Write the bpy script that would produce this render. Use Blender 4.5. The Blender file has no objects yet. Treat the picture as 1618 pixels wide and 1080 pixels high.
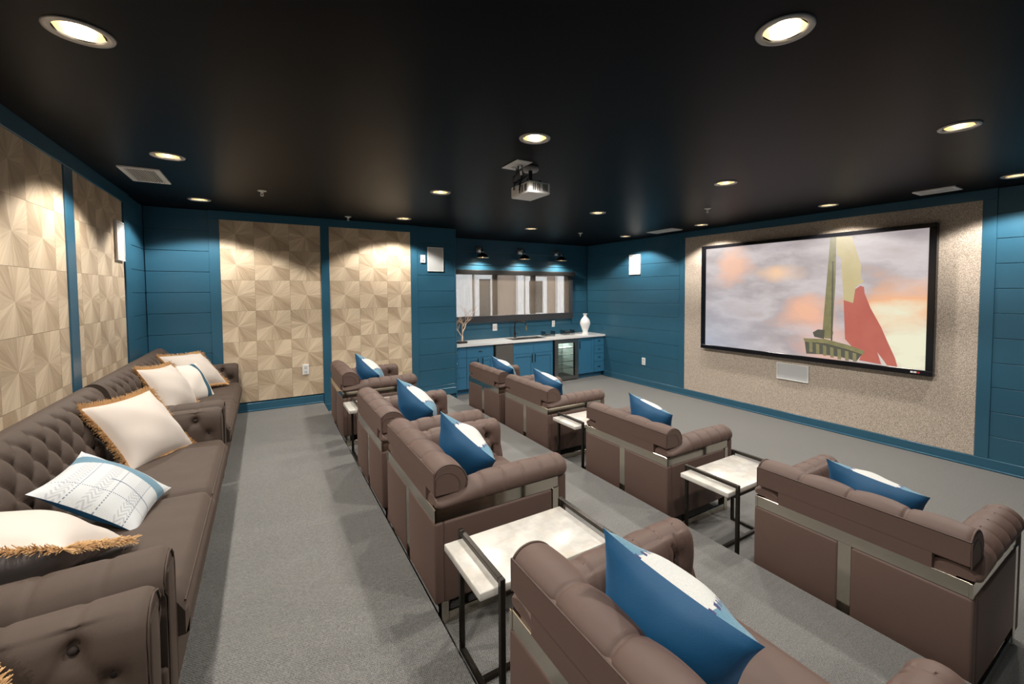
import bpy, bmesh, math, random
from mathutils import Vector, Matrix
R = random.Random(7)
pi = math.pi
S = bpy.context.scene
COL = S.collection

# ------------------------------------------------------------------ camera
CAMZ = 1.857
yaw, pitch, roll, FPX, CX, CY = 0.5590, 0.0409, -0.0050, 680.49, 843.67, 486.36
d = Vector((math.sin(yaw)*math.cos(pitch), math.cos(yaw)*math.cos(pitch), -math.sin(pitch)))
r = Vector((math.cos(yaw), -math.sin(yaw), 0)); u = r.cross(d)
r2 = r*math.cos(roll)+u*math.sin(roll); u2 = -r*math.sin(roll)+u*math.cos(roll)
cam = bpy.data.cameras.new('camera'); camo = bpy.data.objects.new('camera', cam); COL.objects.link(camo)
camo.matrix_world = Matrix(((r2.x, u2.x, -d.x, 0), (r2.y, u2.y, -d.y, 0), (r2.z, u2.z, -d.z, CAMZ), (0, 0, 0, 1)))
cam.sensor_width = 36; cam.lens = FPX/1618*36
cam.shift_x = -(CX-809)/1618; cam.shift_y = (CY-540)/1618
cam.clip_start = 0.02
S.camera = camo
# ------------------------------------------------------------------ world, exposure
W = bpy.data.worlds.new('world'); S.world = W; W.use_nodes = True
W.node_tree.nodes['Background'].inputs[0].default_value = (0.90, 0.94, 1.0, 1)
W.node_tree.nodes['Background'].inputs[1].default_value = 2.5
S.view_settings.view_transform = 'Standard'; S.view_settings.look = 'None'
S.view_settings.exposure = 0.38; S.view_settings.gamma = 1; S.view_settings.use_curve_mapping = False
DOWN_W = 78.0            # watts of one recessed downlight
LAMP_COL = (1.0, 0.94, 0.86)

# ------------------------------------------------------------------ room numbers (metres)
XL, XR, YB, YN, YS = -1.161, 6.2375, 6.596, 7.678, -1.9
ZC, ZU, ZM = 2.857, 0.317, 0.186
XE1, XE2, XP = 0.6644, 2.4993, 2.62
SH0, SHP = 2.6017, 0.25          # shiplap joints
TZ0, TP = 2.3935, 0.3904         # tile grid

# ================================================================== materials
def srgb(*c):
    return tuple(((x/255)/12.92 if x/255 <= .04045 else ((x/255+.055)/1.055)**2.4) for x in c)+(1,)
class NT:
    def __init__(s, name):
        s.m = bpy.data.materials.new(name); s.m.use_nodes = True
        s.t = s.m.node_tree; s.n = s.t.nodes; s.b = s.n['Principled BSDF']
    def add(s, typ, **kw):
        n = s.n.new(typ)
        for k, v in kw.items():
            if k.startswith('i_'):
                n.inputs[k[2:].replace('_', ' ')].default_value = v
            else: setattr(n, k, v)
        return n
    def link(s, a, ao, b, bi):
        s.t.links.new(a.outputs[ao], b.inputs[bi])
    def math(s, op, a, b=None, c=None):
        n = s.n.new('ShaderNodeMath'); n.operation = op
        for i, v in enumerate((a, b, c)):
            if v is None: continue
            if isinstance(v, (int, float)): n.inputs[i].default_value = v
            else: s.t.links.new(v, n.inputs[i])
        return n.outputs[0]
    def mix(s, f, a, b):
        n = s.n.new('ShaderNodeMix'); n.data_type = 'RGBA'
        for i, v in ((0, f), (6, a), (7, b)):
            if isinstance(v, (int, float, tuple)): n.inputs[i].default_value = v
            else: s.t.links.new(v, n.inputs[i])
        return n.outputs[2]
    def noise(s, vec, scale, detail=2, rough=.5):
        n = s.add('ShaderNodeTexNoise'); n.inputs['Scale'].default_value = scale
        n.inputs['Detail'].default_value = detail; n.inputs['Roughness'].default_value = rough
        if vec is not None: s.t.links.new(vec, n.inputs['Vector'])
        return n.outputs[0]
    def ramp(s, f, stops):
        n = s.add('ShaderNodeValToRGB'); e = n.color_ramp.elements
        while len(e) < len(stops): e.new(.5)
        for i, (p, c) in enumerate(stops): e[i].position = p; e[i].color = c
        s.t.links.new(f, n.inputs[0]); return n.outputs[0]
    def bump(s, h, strength, dist=.01):
        n = s.add('ShaderNodeBump'); n.inputs['Strength'].default_value = strength; n.inputs['Distance'].default_value = dist
        s.t.links.new(h, n.inputs['Height']); s.t.links.new(n.outputs[0], s.b.inputs['Normal'])
    def set(s, **kw):
        for k, v in kw.items():
            inp = s.b.inputs[k.replace('_', ' ')]
            if hasattr(v, 'is_output') or not isinstance(v, (int, float, tuple)): s.t.links.new(v, inp)
            else: inp.default_value = v
    def pos(s): return s.add('ShaderNodeNewGeometry').outputs['Position']
    def obj(s): return s.add('ShaderNodeTexCoord').outputs['Object']
    def uv(s): return s.add('ShaderNodeTexCoord').outputs['UV']
    def xyz(s, v):
        n = s.add('ShaderNodeSeparateXYZ'); s.t.links.new(v, n.inputs[0]); return n.outputs
    def comb(s, x, y, z):
        n = s.add('ShaderNodeCombineXYZ')
        for i, v in enumerate((x, y, z)):
            if isinstance(v, (int, float)): n.inputs[i].default_value = v
            else: s.t.links.new(v, n.inputs[i])
        return n.outputs[0]
def hsv_scale(c, k): return tuple(min(1, x*k) for x in c[:3])+(1,)

def paint(name, c, rough=.4, bump=.06, var=.08):
    m = NT(name); p = m.obj()
    n = m.noise(p, 3, 3)
    m.set(Base_Color=m.mix(n, hsv_scale(c, 1-var), hsv_scale(c, 1+var)), Roughness=rough)
    m.bump(m.noise(p, 220, 2), bump, .002); return m.m
def plain(name, c, rough=.5, metal=0.0, var=.05, scale=40):
    m = NT(name); p = m.obj(); n = m.noise(p, scale, 2)
    m.set(Base_Color=m.mix(n, hsv_scale(c, 1-var), hsv_scale(c, 1+var)), Roughness=rough, Metallic=metal)
    return m.m
def fabric(name, c, rough=.75, var=.14, weave=900, bump=.25, sheen=.25, streak=True):
    m = NT(name); p = m.obj()
    big = m.noise(p, 5, 3)
    w = m.noise(p, weave, 1)
    col = m.mix(big, hsv_scale(c, 1-var), hsv_scale(c, 1+var))
    if streak:
        q = m.xyz(p); st = m.noise(m.comb(m.math('MULTIPLY', q[0], 8), m.math('MULTIPLY', q[1], 8), m.math('MULTIPLY', q[2], 240)), 1, 2)
        col = m.mix(m.math('MULTIPLY', st, .35), col, hsv_scale(c, .62))
    m.set(Base_Color=m.mix(m.math('MULTIPLY', w, .25), col, hsv_scale(c, .6)), Roughness=rough, Sheen_Weight=sheen, Sheen_Roughness=.4)
    m.b.inputs['Sheen Tint'].default_value = hsv_scale(c, 2.2)
    m.bump(w, bump, .002); return m.m
def emis(name, c, s):
    m = NT(name); m.set(Base_Color=c, Roughness=.4); m.b.inputs['Emission Color'].default_value = c; m.b.inputs['Emission Strength'].default_value = s
    return m.m

M = {}
M['ceiling'] = paint('black_ceiling_paint', (.0040, .0046, .0062, 1), .40, .08, .15)
M['ceiling'].node_tree.nodes['Principled BSDF'].inputs['Specular IOR Level'].default_value = .05
M['ceiling'].node_tree.nodes['Principled BSDF'].inputs['Specular Tint'].default_value = (.62, .78, 1, 1)
M['blue'] = paint('teal_blue_wall_paint', srgb(46, 91, 114), .28, .10, .07)
M['cab'] = paint('blue_cabinet_paint', srgb(54, 112, 146), .33, .03, .04)
M['black'] = plain('matte_black', (.012, .012, .013, 1), .45)
M['blackgloss'] = plain('black_gloss', (.006, .006, .008, 1), .2)
M['dark'] = plain('dark_interior', (.004, .004, .005, 1), .7)
M['white'] = plain('white_plastic', (.78, .78, .77, 1), .4)
M['grille'] = None
M['chrome'] = plain('polished_nickel', (.60, .55, .47, 1), .13, 1.0, .04, 12)
M['steel'] = plain('brushed_steel', (.30, .29, .28, 1), .35, 1.0, .10, 60)
M['iron'] = plain('dark_bronze_iron', (.035, .030, .024, 1), .32, .75, .25, 25)
M['bronze'] = plain('aged_bronze_pull', (.055, .040, .028, 1), .35, .9)
M['coppery'] = plain('copper_lining', (.75, .50, .30, 1), .3, .9)
M['nickel'] = plain('satin_nickel', (.55, .53, .50, 1), .25, 1.0)
M['taupe'] = fabric('taupe_upholstery', srgb(90, 70, 62), .62, .10, 900, .15, .35)
M['sofa'] = fabric('brown_linen_upholstery', srgb(74, 60, 51), .75, .12, 900, .3, .3)
M['piping'] = fabric('taupe_piping', srgb(76, 59, 52), .6, .08, 900, .1, .2, False)
M['button'] = fabric('dark_upholstered_button', srgb(40, 31, 27), .8, .08, 900, .1, .0, False)
M['cream'] = fabric('cream_cotton', srgb(204, 194, 185), .85, .05, 700, .25, .2, False)
M['shadecream'] = fabric('shaded_cream_cloth', srgb(150, 143, 142), .85, .05, 700, .25, .2, False)  # cream pillow back with its shade put into the cloth colour
M['fringe'] = fabric('tan_raffia_fringe', srgb(204, 164, 116), .8, .25, 300, .3, .2, False)
M['navy'] = fabric('royal_blue_velvet', srgb(24, 84, 126), .6, .22, 500, .25, .5, False)
M['teal'] = fabric('chambray_teal', srgb(82, 142, 168), .8, .15, 300, .4, .3, False)
M['vase'] = plain('white_ceramic', (.86, .86, .86, 1), .18)
M['branch'] = plain('bleached_branch_wood', srgb(222, 192, 166), .7, 0, .2, 30)
M['copper'] = plain('warm_brass', (.72, .55, .33, 1), .25, 1.0)
M['outwall'] = paint('brown_stucco', srgb(150, 132, 116), .9, .3, .12)
M['outtrim'] = paint('white_exterior_trim', srgb(232, 230, 226), .8, .1, .03)
M['bulb'] = emis('lit_lamp', (1, .95, .86, 1), 34)
M['bulb2'] = emis('lit_sconce_lamp', (1, .85, .62, 1), 14)

def mk_carpet():
    m = NT('grey_woven_carpet'); p = m.pos(); q = m.xyz(p)
    tri = m.math('PINGPONG', q[1], .022)
    s = m.math('SINE', m.math('MULTIPLY', m.math('ADD', q[0], tri), 2*pi/.011))
    n = m.noise(p, 150, 3, .75); big = m.noise(p, 1.3, 3)
    h = m.math('ADD', m.math('MULTIPLY', s, .32), n)
    base = m.mix(big, srgb(98, 98, 96), srgb(110, 109, 106))
    c = m.mix(m.math('MINIMUM', m.math('MULTIPLY', h, 1.25), 1), srgb(46, 46, 46), base)
    m.set(Base_Color=m.mix(m.math('POWER', n, 3.0), c, srgb(172, 171, 167)), Roughness=.95, Sheen_Weight=.15)
    m.bump(h, .5, .004); return m.m
M['carpet'] = mk_carpet()
def mk_veneer():
    m = NT('starburst_wood_veneer'); q = m.xyz(m.uv())
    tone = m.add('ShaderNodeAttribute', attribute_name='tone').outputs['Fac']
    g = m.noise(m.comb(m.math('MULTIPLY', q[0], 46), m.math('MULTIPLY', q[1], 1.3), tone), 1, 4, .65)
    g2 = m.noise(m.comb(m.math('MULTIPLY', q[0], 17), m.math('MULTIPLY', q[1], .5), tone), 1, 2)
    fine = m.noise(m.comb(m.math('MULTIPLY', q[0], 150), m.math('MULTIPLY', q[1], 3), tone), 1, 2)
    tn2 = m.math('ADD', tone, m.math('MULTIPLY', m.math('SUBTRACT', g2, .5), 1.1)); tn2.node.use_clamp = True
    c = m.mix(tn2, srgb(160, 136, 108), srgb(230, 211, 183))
    c2 = m.mix(m.math('MULTIPLY', g, .42), c, srgb(156, 134, 110))
    m.set(Base_Color=m.mix(m.math('MULTIPLY', fine, .3), c2, srgb(232, 216, 192)), Roughness=.42)
    m.bump(g, .12, .002); return m.m
M['veneer'] = mk_veneer()
def mk_marble():
    m = NT('white_marble'); p = m.pos()
    n = m.noise(p, 3.2, 6, .6); n2 = m.noise(p, 9, 5, .6)
    v = m.math('ABSOLUTE', m.math('SUBTRACT', n, .5)); vein = m.math('SUBTRACT', 1, m.math('MINIMUM', m.math('MULTIPLY', v, 9), 1))
    c = m.mix(m.math('MULTIPLY', vein, .42), srgb(202, 199, 193), srgb(132, 131, 129))
    m.set(Base_Color=m.mix(m.math('MULTIPLY', m.math('POWER', n2, 4), 1.6), c, srgb(190, 176, 152)), Roughness=.25); return m.m
M['marble'] = mk_marble()
def mk_speckle():
    m = NT('speckled_acoustic_fabric'); p = m.pos()
    n = m.noise(p, 170, 1, .6); n2 = m.noise(p, 400, 1)
    c = m.ramp(n, [(.34, srgb(138, 124, 111)), (.5, srgb(192, 177, 162)), (.66, srgb(230, 218, 204))])
    m.set(Base_Color=m.mix(m.math('MULTIPLY', n2, .3), c, srgb(160, 145, 131)), Roughness=.95)
    m.bump(n, .12, .002); return m.m
M['speckle'] = mk_speckle()
def mk_grille():
    m = NT('white_speaker_grille'); q = m.xyz(m.obj())
    def line(v): return m.math('SINE', m.math('MULTIPLY', v, 2*pi/.006))
    h = m.math('MULTIPLY', m.math('ADD', line(q[0]), line(q[1])), line(q[2]))
    m.set(Base_Color=m.mix(m.math('MULTIPLY', h, .2), (.56, .57, .57, 1), (.44, .46, .46, 1)), Roughness=.5); return m.m
M['grille'] = mk_grille()
def mk_quartz():
    m = NT('white_quartz_counter'); n = m.noise(m.pos(), 60, 3)
    m.set(Base_Color=m.mix(n, (.72, .72, .72, 1), (.86, .86, .85, 1)), Roughness=.16); return m.m
M['quartz'] = mk_quartz()
def mk_glass(name, tint=(1, 1, 1, 1), f=.08):
    m = NT(name); tr = m.add('ShaderNodeBsdfTransparent'); tr.inputs[0].default_value = tint
    gl = m.add('ShaderNodeBsdfGlossy'); gl.inputs['Roughness'].default_value = .03
    fr = m.add('ShaderNodeFresnel'); fr.inputs[0].default_value = 1.45
    mx = m.add('ShaderNodeMixShader'); m.t.links.new(m.math('ADD', m.math('MULTIPLY', fr.outputs[0], .8), f*.3), mx.inputs[0])
    m.link(tr, 0, mx, 1); m.link(gl, 0, mx, 2); m.link(mx, 0, m.n['Material Output'], 0); return m.m
M['glass'] = mk_glass('window_glass'); M['fglass'] = mk_glass('fridge_glass', (.9, .96, .93, 1))
M['acrylic'] = mk_glass('clear_acrylic', (.93, .97, .98, 1), .3)
def mk_shade():
    m = NT('woven_solar_shade'); q = m.xyz(m.pos())
    h = m.math('MULTIPLY', m.math('SINE', m.math('MULTIPLY', q[0], 2*pi/.012)), m.math('SINE', m.math('MULTIPLY', q[2], 2*pi/.012)))
    st = m.noise(m.comb(m.math('MULTIPLY', q[0], 60), 0, m.math('MULTIPLY', q[2], 2)), 1, 2)
    tr = m.add('ShaderNodeBsdfTransparent'); df = m.add('ShaderNodeBsdfDiffuse'); tl = m.add('ShaderNodeBsdfTranslucent')
    df.inputs[0].default_value = srgb(150, 140, 128); tl.inputs[0].default_value = srgb(170, 158, 144)
    a = m.add('ShaderNodeMixShader'); a.inputs[0].default_value = .35; m.link(df, 0, a, 1); m.link(tl, 0, a, 2)
    b = m.add('ShaderNodeMixShader'); m.t.links.new(m.math('ADD', m.math('ADD', .50, m.math('MULTIPLY', h, .05)), m.math('MULTIPLY', st, .12)), b.inputs[0])
    m.link(a, 0, b, 1); m.link(tr, 0, b, 2); m.link(b, 0, m.n['Material Output'], 0); return m.m
M['shade'] = mk_shade()
def mk_pillowfront():
    m = NT('striped_woven_pillow_front'); q = m.xyz(m.uv())
    x, y = q[0], q[1]
    e = m.math('MULTIPLY', m.math('SINE', m.math('MULTIPLY', y, 150)), .006)
    dd = m.math('ABSOLUTE', m.math('SUBTRACT', m.math('ADD', x, e), .5))
    white = m.math('LESS_THAN', dd, .235)
    tick = m.math('MULTIPLY', m.math('LESS_THAN', m.math('ABSOLUTE', m.math('SUBTRACT', dd, .235)), .022), m.math('GREATER_THAN', m.math('SINE', m.math('MULTIPLY', y, 190)), .2))
    n = m.noise(m.comb(m.math('MULTIPLY', x, 60), m.math('MULTIPLY', y, 220), 0), 1, 2)
    wv = m.noise(m.comb(m.math('MULTIPLY', x, 200), m.math('MULTIPLY', y, 200), 0), 1, 1)
    tealc = m.mix(n, srgb(52, 100, 126), srgb(106, 148, 166)); wc = m.mix(n, srgb(178, 181, 179), srgb(212, 212, 208))
    c = m.mix(white, tealc, wc)
    m.set(Base_Color=m.mix(tick, c, srgb(44, 44, 96)), Roughness=.85, Sheen_Weight=.2)
    m.bump(m.math('ADD', n, wv), .35, .003); return m.m
M['pfront'] = mk_pillowfront()
def mk_patterned():
    m = NT('white_patterned_weave'); q = m.xyz(m.uv()); x, y = q[0], q[1]
    zig = m.math('SINE', m.math('MULTIPLY', m.math('ADD', y, m.math('PINGPONG', m.math('MULTIPLY', x, 1.0), .05)), 150))
    inz = m.math('LESS_THAN', m.math('ABSOLUTE', m.math('SUBTRACT', m.math('PINGPONG', x, .30), .17)), .06)
    zz = m.math('MULTIPLY', m.math('GREATER_THAN', zig, .2), inz)
    ln = m.math('LESS_THAN', m.math('PINGPONG', m.math('ADD', x, .035), .145), .006)
    dash = m.math('MULTIPLY', ln, m.math('GREATER_THAN', m.math('SINE', m.math('MULTIPLY', y, 260)), -.2))
    ln2 = m.math('MULTIPLY', m.math('LESS_THAN', m.math('ABSOLUTE', m.math('SUBTRACT', y, .36)), .006), m.math('GREATER_THAN', x, .45))
    ln3 = m.math('MULTIPLY', m.math('LESS_THAN', m.math('ABSOLUTE', m.math('SUBTRACT', y, .2)), .005), m.math('GREATER_THAN', m.math('SINE', m.math('MULTIPLY', x, 300)), 0))
    n = m.noise(m.comb(m.math('MULTIPLY', x, 160), m.math('MULTIPLY', y, 160), 0), 1, 2)
    c = m.mix(n, srgb(178, 184, 188), srgb(212, 214, 214))
    c = m.mix(m.math('MULTIPLY', zz, .55), c, srgb(150, 152, 160))
    dk = m.math('MAXIMUM', m.math('MAXIMUM', dash, ln2), ln3)
    c = m.mix(m.math('MULTIPLY', dk, .8), c, srgb(60, 76, 112))
    band = m.math('LESS_THAN', m.math('ABSOLUTE', m.math('SUBTRACT', m.math('ADD', y, m.math('MULTIPLY', m.noise(m.comb(m.math('MULTIPLY', x, 60), 0, 0), 1, 1), .02)), .75)), .095)
    c = m.mix(band, c, m.mix(n, srgb(58, 98, 120), srgb(104, 148, 168)))
    m.set(Base_Color=c, Roughness=.9, Sheen_Weight=.2); m.bump(m.math('ADD', n, m.math('MULTIPLY', zz, .5)), .4, .003); return m.m
M['patterned'] = mk_patterned()
def mk_bandcream():
    m = NT('cream_weave_with_teal_band'); q = m.xyz(m.uv()); x, y = q[0], q[1]
    n = m.noise(m.comb(m.math('MULTIPLY', x, 150), m.math('MULTIPLY', y, 150), 0), 1, 2)
    band = m.math('LESS_THAN', m.math('ABSOLUTE', m.math('SUBTRACT', y, .80)), .07)
    c = m.mix(n, srgb(200, 192, 184), srgb(230, 222, 212))
    m.set(Base_Color=m.mix(band, c, m.mix(n, srgb(22, 60, 78), srgb(60, 104, 124))), Roughness=.9); m.bump(n, .35, .003); return m.m
M['bandcream'] = mk_bandcream()
def mk_picture():
    m = NT('projected_sunset_sky'); q = m.xyz(m.uv()); x, y = q[0], q[1]
    v = m.comb(m.math('MULTIPLY', x, 2.6), m.math('MULTIPLY', y, 3.4), 3.1)
    a = m.noise(v, 1.25, 5, .55); b = m.noise(m.comb(m.math('MULTIPLY', x, 3.0), m.math('MULTIPLY', y, 2.2), 9.3), 1.3, 4, .5)
    sky = m.ramp(a, [(.30, srgb(158, 148, 151)), (.45, srgb(180, 169, 170)), (.58, srgb(208, 198, 199)), (.72, srgb(194, 180, 177))])
    low = m.math('SUBTRACT', 1, y)
    def blob(cx, cy, rx, ry, amp, inner=.1):
        dx = m.math('DIVIDE', m.math('SUBTRACT', x, cx), rx); dy = m.math('DIVIDE', m.math('SUBTRACT', y, cy), ry)
        q_ = m.math('SQRT', m.math('ADD', m.math('MULTIPLY', dx, dx), m.math('MULTIPLY', dy, dy)))
        q_ = m.math('ADD', q_, m.math('ADD', m.math('MULTIPLY', m.math('SUBTRACT', b, .5), 2.4), m.math('MULTIPLY', m.math('SUBTRACT', a, .5), 2.2)))
        return m.math('MULTIPLY', m.ramp(q_, [(inner, (1, 1, 1, 1)), (1.0, (0, 0, 0, 1))]), amp)
    c = sky
    c = m.mix(blob(.16, .80, .13, .18, .85), c, srgb(250, 192, 160))
    c = m.mix(blob(.42, .72, .14, .10, .9), c, srgb(252, 206, 164))
    c = m.mix(blob(.55, .42, .16, .22, .9), c, srgb(252, 190, 156))
    c = m.mix(blob(.70, .15, .20, .22, .8), c, srgb(244, 184, 160))
    c = m.mix(blob(.97, .40, .26, .38, .95), c, srgb(253, 184, 132))
    c = m.mix(blob(1.0, .17, .20, .30, 1.0, .3), c, srgb(243, 240, 210))
    cool = m.math('MULTIPLY', m.math('MULTIPLY', m.math('SUBTRACT', 1, m.math('MINIMUM', m.math('MULTIPLY', x, 2.4), 1)), m.math('MINIMUM', m.math('MULTIPLY', low, low), 1)), .9)
    c = m.mix(cool, c, srgb(170, 178, 194))
    m.set(Base_Color=(.03, .03, .03, 1), Roughness=.8); m.t.links.new(c, m.b.inputs['Emission Color']); m.b.inputs['Emission Strength'].default_value = .70
    return m.m
M['picture'] = mk_picture()
def pic(name, c1, c2, sc):
    m = NT(name); n = m.noise(m.pos(), sc, 4, .6); m.set(Base_Color=(.05, .05, .05, 1), Roughness=.8)
    m.t.links.new(m.mix(n, c1, c2), m.b.inputs['Emission Color']); m.b.inputs['Emission Strength'].default_value = .62; return m.m
M['pmast'] = pic('picture_wood', srgb(96, 92, 52), srgb(160, 152, 96), 14)
M['pyellow'] = pic('picture_yellow_cloth', srgb(196, 176, 120), srgb(218, 202, 150), 5)
M['pred'] = pic('picture_red_cloth', srgb(186, 74, 66), srgb(206, 108, 84), 4)
M['pdark'] = pic('picture_dark_timber', srgb(60, 58, 50), srgb(84, 82, 64), 14)

# ================================================================== mesh helpers
def mk(name, V, F, mat=None, smooth=False, uv=None, mi=None, mats=None):
    me = bpy.data.meshes.new(name); me.from_pydata([tuple(v) for v in V], [], F)
    for m in (mats or ([mat] if mat else [])): me.materials.append(m)
    if mi: me.polygons.foreach_set('material_index', mi)
    if smooth: me.polygons.foreach_set('use_smooth', [True]*len(me.polygons))
    if uv:
        l = me.uv_layers.new(name='uv'); k = 0
        for p in me.polygons:
            for li in p.loop_indices: l.data[li].uv = uv[me.loops[li].vertex_index]
    me.update(); return me
def put(name, me, parent=None, loc=(0, 0, 0), rot=None):
    o = bpy.data.objects.new(name, me); COL.objects.link(o)
    o.location = loc
    if rot: o.rotation_euler = rot
    if parent: o.parent = parent
    return o
def tag(o, label=None, cat=None, group=None, kind=None):
    if label: o['label'] = label
    if cat: o['category'] = cat
    if group: o['group'] = group
    if kind: o['kind'] = kind
    return o
def thing(name, label, cat, loc=(0, 0, 0), rz=0, group=None):
    o = put(name, None, None, loc, (0, 0, rz)); o.empty_display_size = .1
    return tag(o, label, cat, group)
def copy_tree(o, parent=None):
    c = o.copy(); COL.objects.link(c); c.parent = parent
    for ch in [x for x in o.children]: copy_tree(ch, c)
    return c
_cache = {}
def boxm(x0, x1, y0, y1, z0, z1, mat, b=0.0, seg=1, smooth=None):
    key = (round(x1-x0, 4), round(y1-y0, 4), round(z1-z0, 4), mat.name, b, seg, round(x0, 4), round(y0, 4), round(z0, 4))
    if key in _cache: return _cache[key]
    bm = bmesh.new(); bmesh.ops.create_cube(bm, size=1)
    for v in bm.verts:
        v.co = Vector(((x0+x1)/2+v.co.x*(x1-x0), (y0+y1)/2+v.co.y*(y1-y0), (z0+z1)/2+v.co.z*(z1-z0)))
    if b > 0:
        bmesh.ops.bevel(bm, geom=bm.edges[:], offset=min(b, .49*min(x1-x0, y1-y0, z1-z0)), segments=seg, profile=.5, affect='EDGES')
    me = bpy.data.meshes.new('box'); bm.to_mesh(me); bm.free(); me.materials.append(mat)
    if smooth if smooth is not None else seg > 1: me.polygons.foreach_set('use_smooth', [True]*len(me.polygons))
    _cache[key] = me; return me
def box(name, x0, x1, y0, y1, z0, z1, mat, parent=None, b=0.0, seg=1, smooth=None):
    cx, cy, cz = (x0+x1)/2, (y0+y1)/2, (z0+z1)/2
    return put(name, boxm(x0-cx, x1-cx, y0-cy, y1-cy, z0-cz, z1-cz, mat, b, seg, smooth), parent, (cx, cy, cz))
class MB:
    def __init__(s): s.V = []; s.F = []; s.MI = []
    def quadgrid(s, P, close=False, mi=0, flip=False):
        n = len(s.V); A = len(P); B = len(P[0])
        for row in P: s.V.extend([tuple(v) for v in row])
        for i in range(A-1):
            for j in range(B if close else B-1):
                k = (j+1) % B; f = (n+i*B+j, n+(i+1)*B+j, n+(i+1)*B+k, n+i*B+k)
                s.F.append(f[::-1] if flip else f); s.MI.append(mi)
    def fan(s, loop, mi=0, flip=False):
        n = len(s.V); s.V.extend([tuple(v) for v in loop]); f = tuple(range(n, n+len(loop)))
        s.F.append(f[::-1] if flip else f); s.MI.append(mi)
    def box(s, x0, x1, y0, y1, z0, z1, mi=0):
        n = len(s.V)
        s.V += [(x0, y0, z0), (x1, y0, z0), (x1, y1, z0), (x0, y1, z0), (x0, y0, z1), (x1, y0, z1), (x1, y1, z1), (x0, y1, z1)]
        for f in ((0, 3, 2, 1), (4, 5, 6, 7), (0, 1, 5, 4), (1, 2, 6, 5), (2, 3, 7, 6), (3, 0, 4, 7)):
            s.F.append(tuple(n+i for i in f)); s.MI.append(mi)
    def tube(s, pts, rad, n=8, mi=0, cap=True):
        pts = [Vector(p) for p in pts]; rings = []
        up = Vector((0, 0, 1))
        for i, p in enumerate(pts):
            t = (pts[min(i+1, len(pts)-1)]-pts[max(i-1, 0)]).normalized()
            a = t.cross(up)
            if a.length < .05: a = t.cross(Vector((1, 0, 0)))
            a.normalize(); b2 = t.cross(a)
            rr = rad[i] if isinstance(rad, (list, tuple)) else rad
            rings.append([p+rr*(math.cos(2*pi*k/n)*a+math.sin(2*pi*k/n)*b2) for k in range(n)])
        s.quadgrid(rings, True, mi)
        if cap: s.fan(rings[0], mi, True); s.fan(rings[-1], mi)
    def lathe(s, prof, n=24, c=(0, 0, 0), mi=0):
        s.quadgrid([[(c[0]+rr*math.cos(2*pi*k/n), c[1]+rr*math.sin(2*pi*k/n), c[2]+z) for k in range(n)] for rr, z in prof], True, mi)
    def build(s, name, mat, parent=None, smooth=False, loc=(0, 0, 0), rot=None, mats=None, me_only=False):
        me = mk(name, s.V, s.F, mat, smooth, None, s.MI if mats else None, mats)
        bm = bmesh.new(); bm.from_mesh(me); bmesh.ops.recalc_face_normals(bm, faces=bm.faces[:]); bm.to_mesh(me); bm.free()
        if me_only: return me
        return put(name, me, parent, loc, rot)
def structure(o): o['kind'] = 'structure'; return o

# ================================================================== setting: floors, walls, ceiling
structure(box('floor', XE2, XR+.1, YS-.1, YN+.1, -.12, 0, M['carpet']))
structure(box('floor_middle', XE1, XE2, YS-.1, YB+.02, -.12, ZM, M['carpet'], None, .006, 2))
structure(box('floor_upper', XL-.1, XE1, YS-.1, YB+.02, -.12, ZU, M['carpet'], None, .006, 2))

LIGHTS = [(-.576, .60), (-.576, 2.364), (-.576, 4.15), (-.570, 5.906),
          (1.732, .93), (1.537, 2.436), (1.543, 4.245), (1.659, 6.029),
          (3.679, .898), (3.707, 2.514), (3.691, 4.329), (3.692, 5.981),
          (5.705, 1.003), (5.747, 2.534), (5.758, 4.312), (5.734, 5.942),
          (-.576, -.9)]  # last one is an unseen extra lamp, added behind the camera for fill
def ceiling():
    hs = .068
    xs = sorted({XL-.1, XR+.1} | {round(x+s, 4) for x, y in LIGHTS for s in (-hs, hs)})
    ys = sorted({YS-.1, YN+.1} | {round(y+s, 4) for x, y in LIGHTS for s in (-hs, hs)})
    mb = MB(); idx = {}
    for i, x in enumerate(xs):
        for j, y in enumerate(ys):
            idx[i, j] = len(mb.V); mb.V.append((x, y, ZC))
    for i in range(len(xs)-1):
        for j in range(len(ys)-1):
            mx, my = (xs[i]+xs[i+1])/2, (ys[j]+ys[j+1])/2
            if any(abs(mx-x) < hs and abs(my-y) < hs for x, y in LIGHTS): continue
            mb.F.append((idx[i, j], idx[i, j+1], idx[i+1, j+1], idx[i+1, j])); mb.MI.append(0)
    return put('ceiling', mk('ceiling', mb.V, mb.F, M['ceiling']))
structure(ceiling())

wl = structure(box('wall_left', XL-.14, XL-.02, YS-.1, YB+.1, -.1, ZC+.02, M['blue']))
wb = structure(box('wall_back', XL-.1, XP, YB+.02, YB+.14, -.1, ZC+.02, M['blue']))
wn = structure(box('wall_niche', XP-.1, XR+.1, YN+.02, YN+.14, -.1, 1.27, M['blue']))
wr = structure(box('wall_right', XR+.02, XR+.14, YS-.1, YN+.1, -.1, ZC+.02, M['blue']))
wp = structure(box('wall_partition', XP-.1, XP, YB+.14, YN+.02, -.1, ZC+.02, M['blue']))
wnear = structure(box('wall_near', XL-.1, XR+.1, YS-.12, YS, -.1, ZC+.02, M['blue']))
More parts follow.
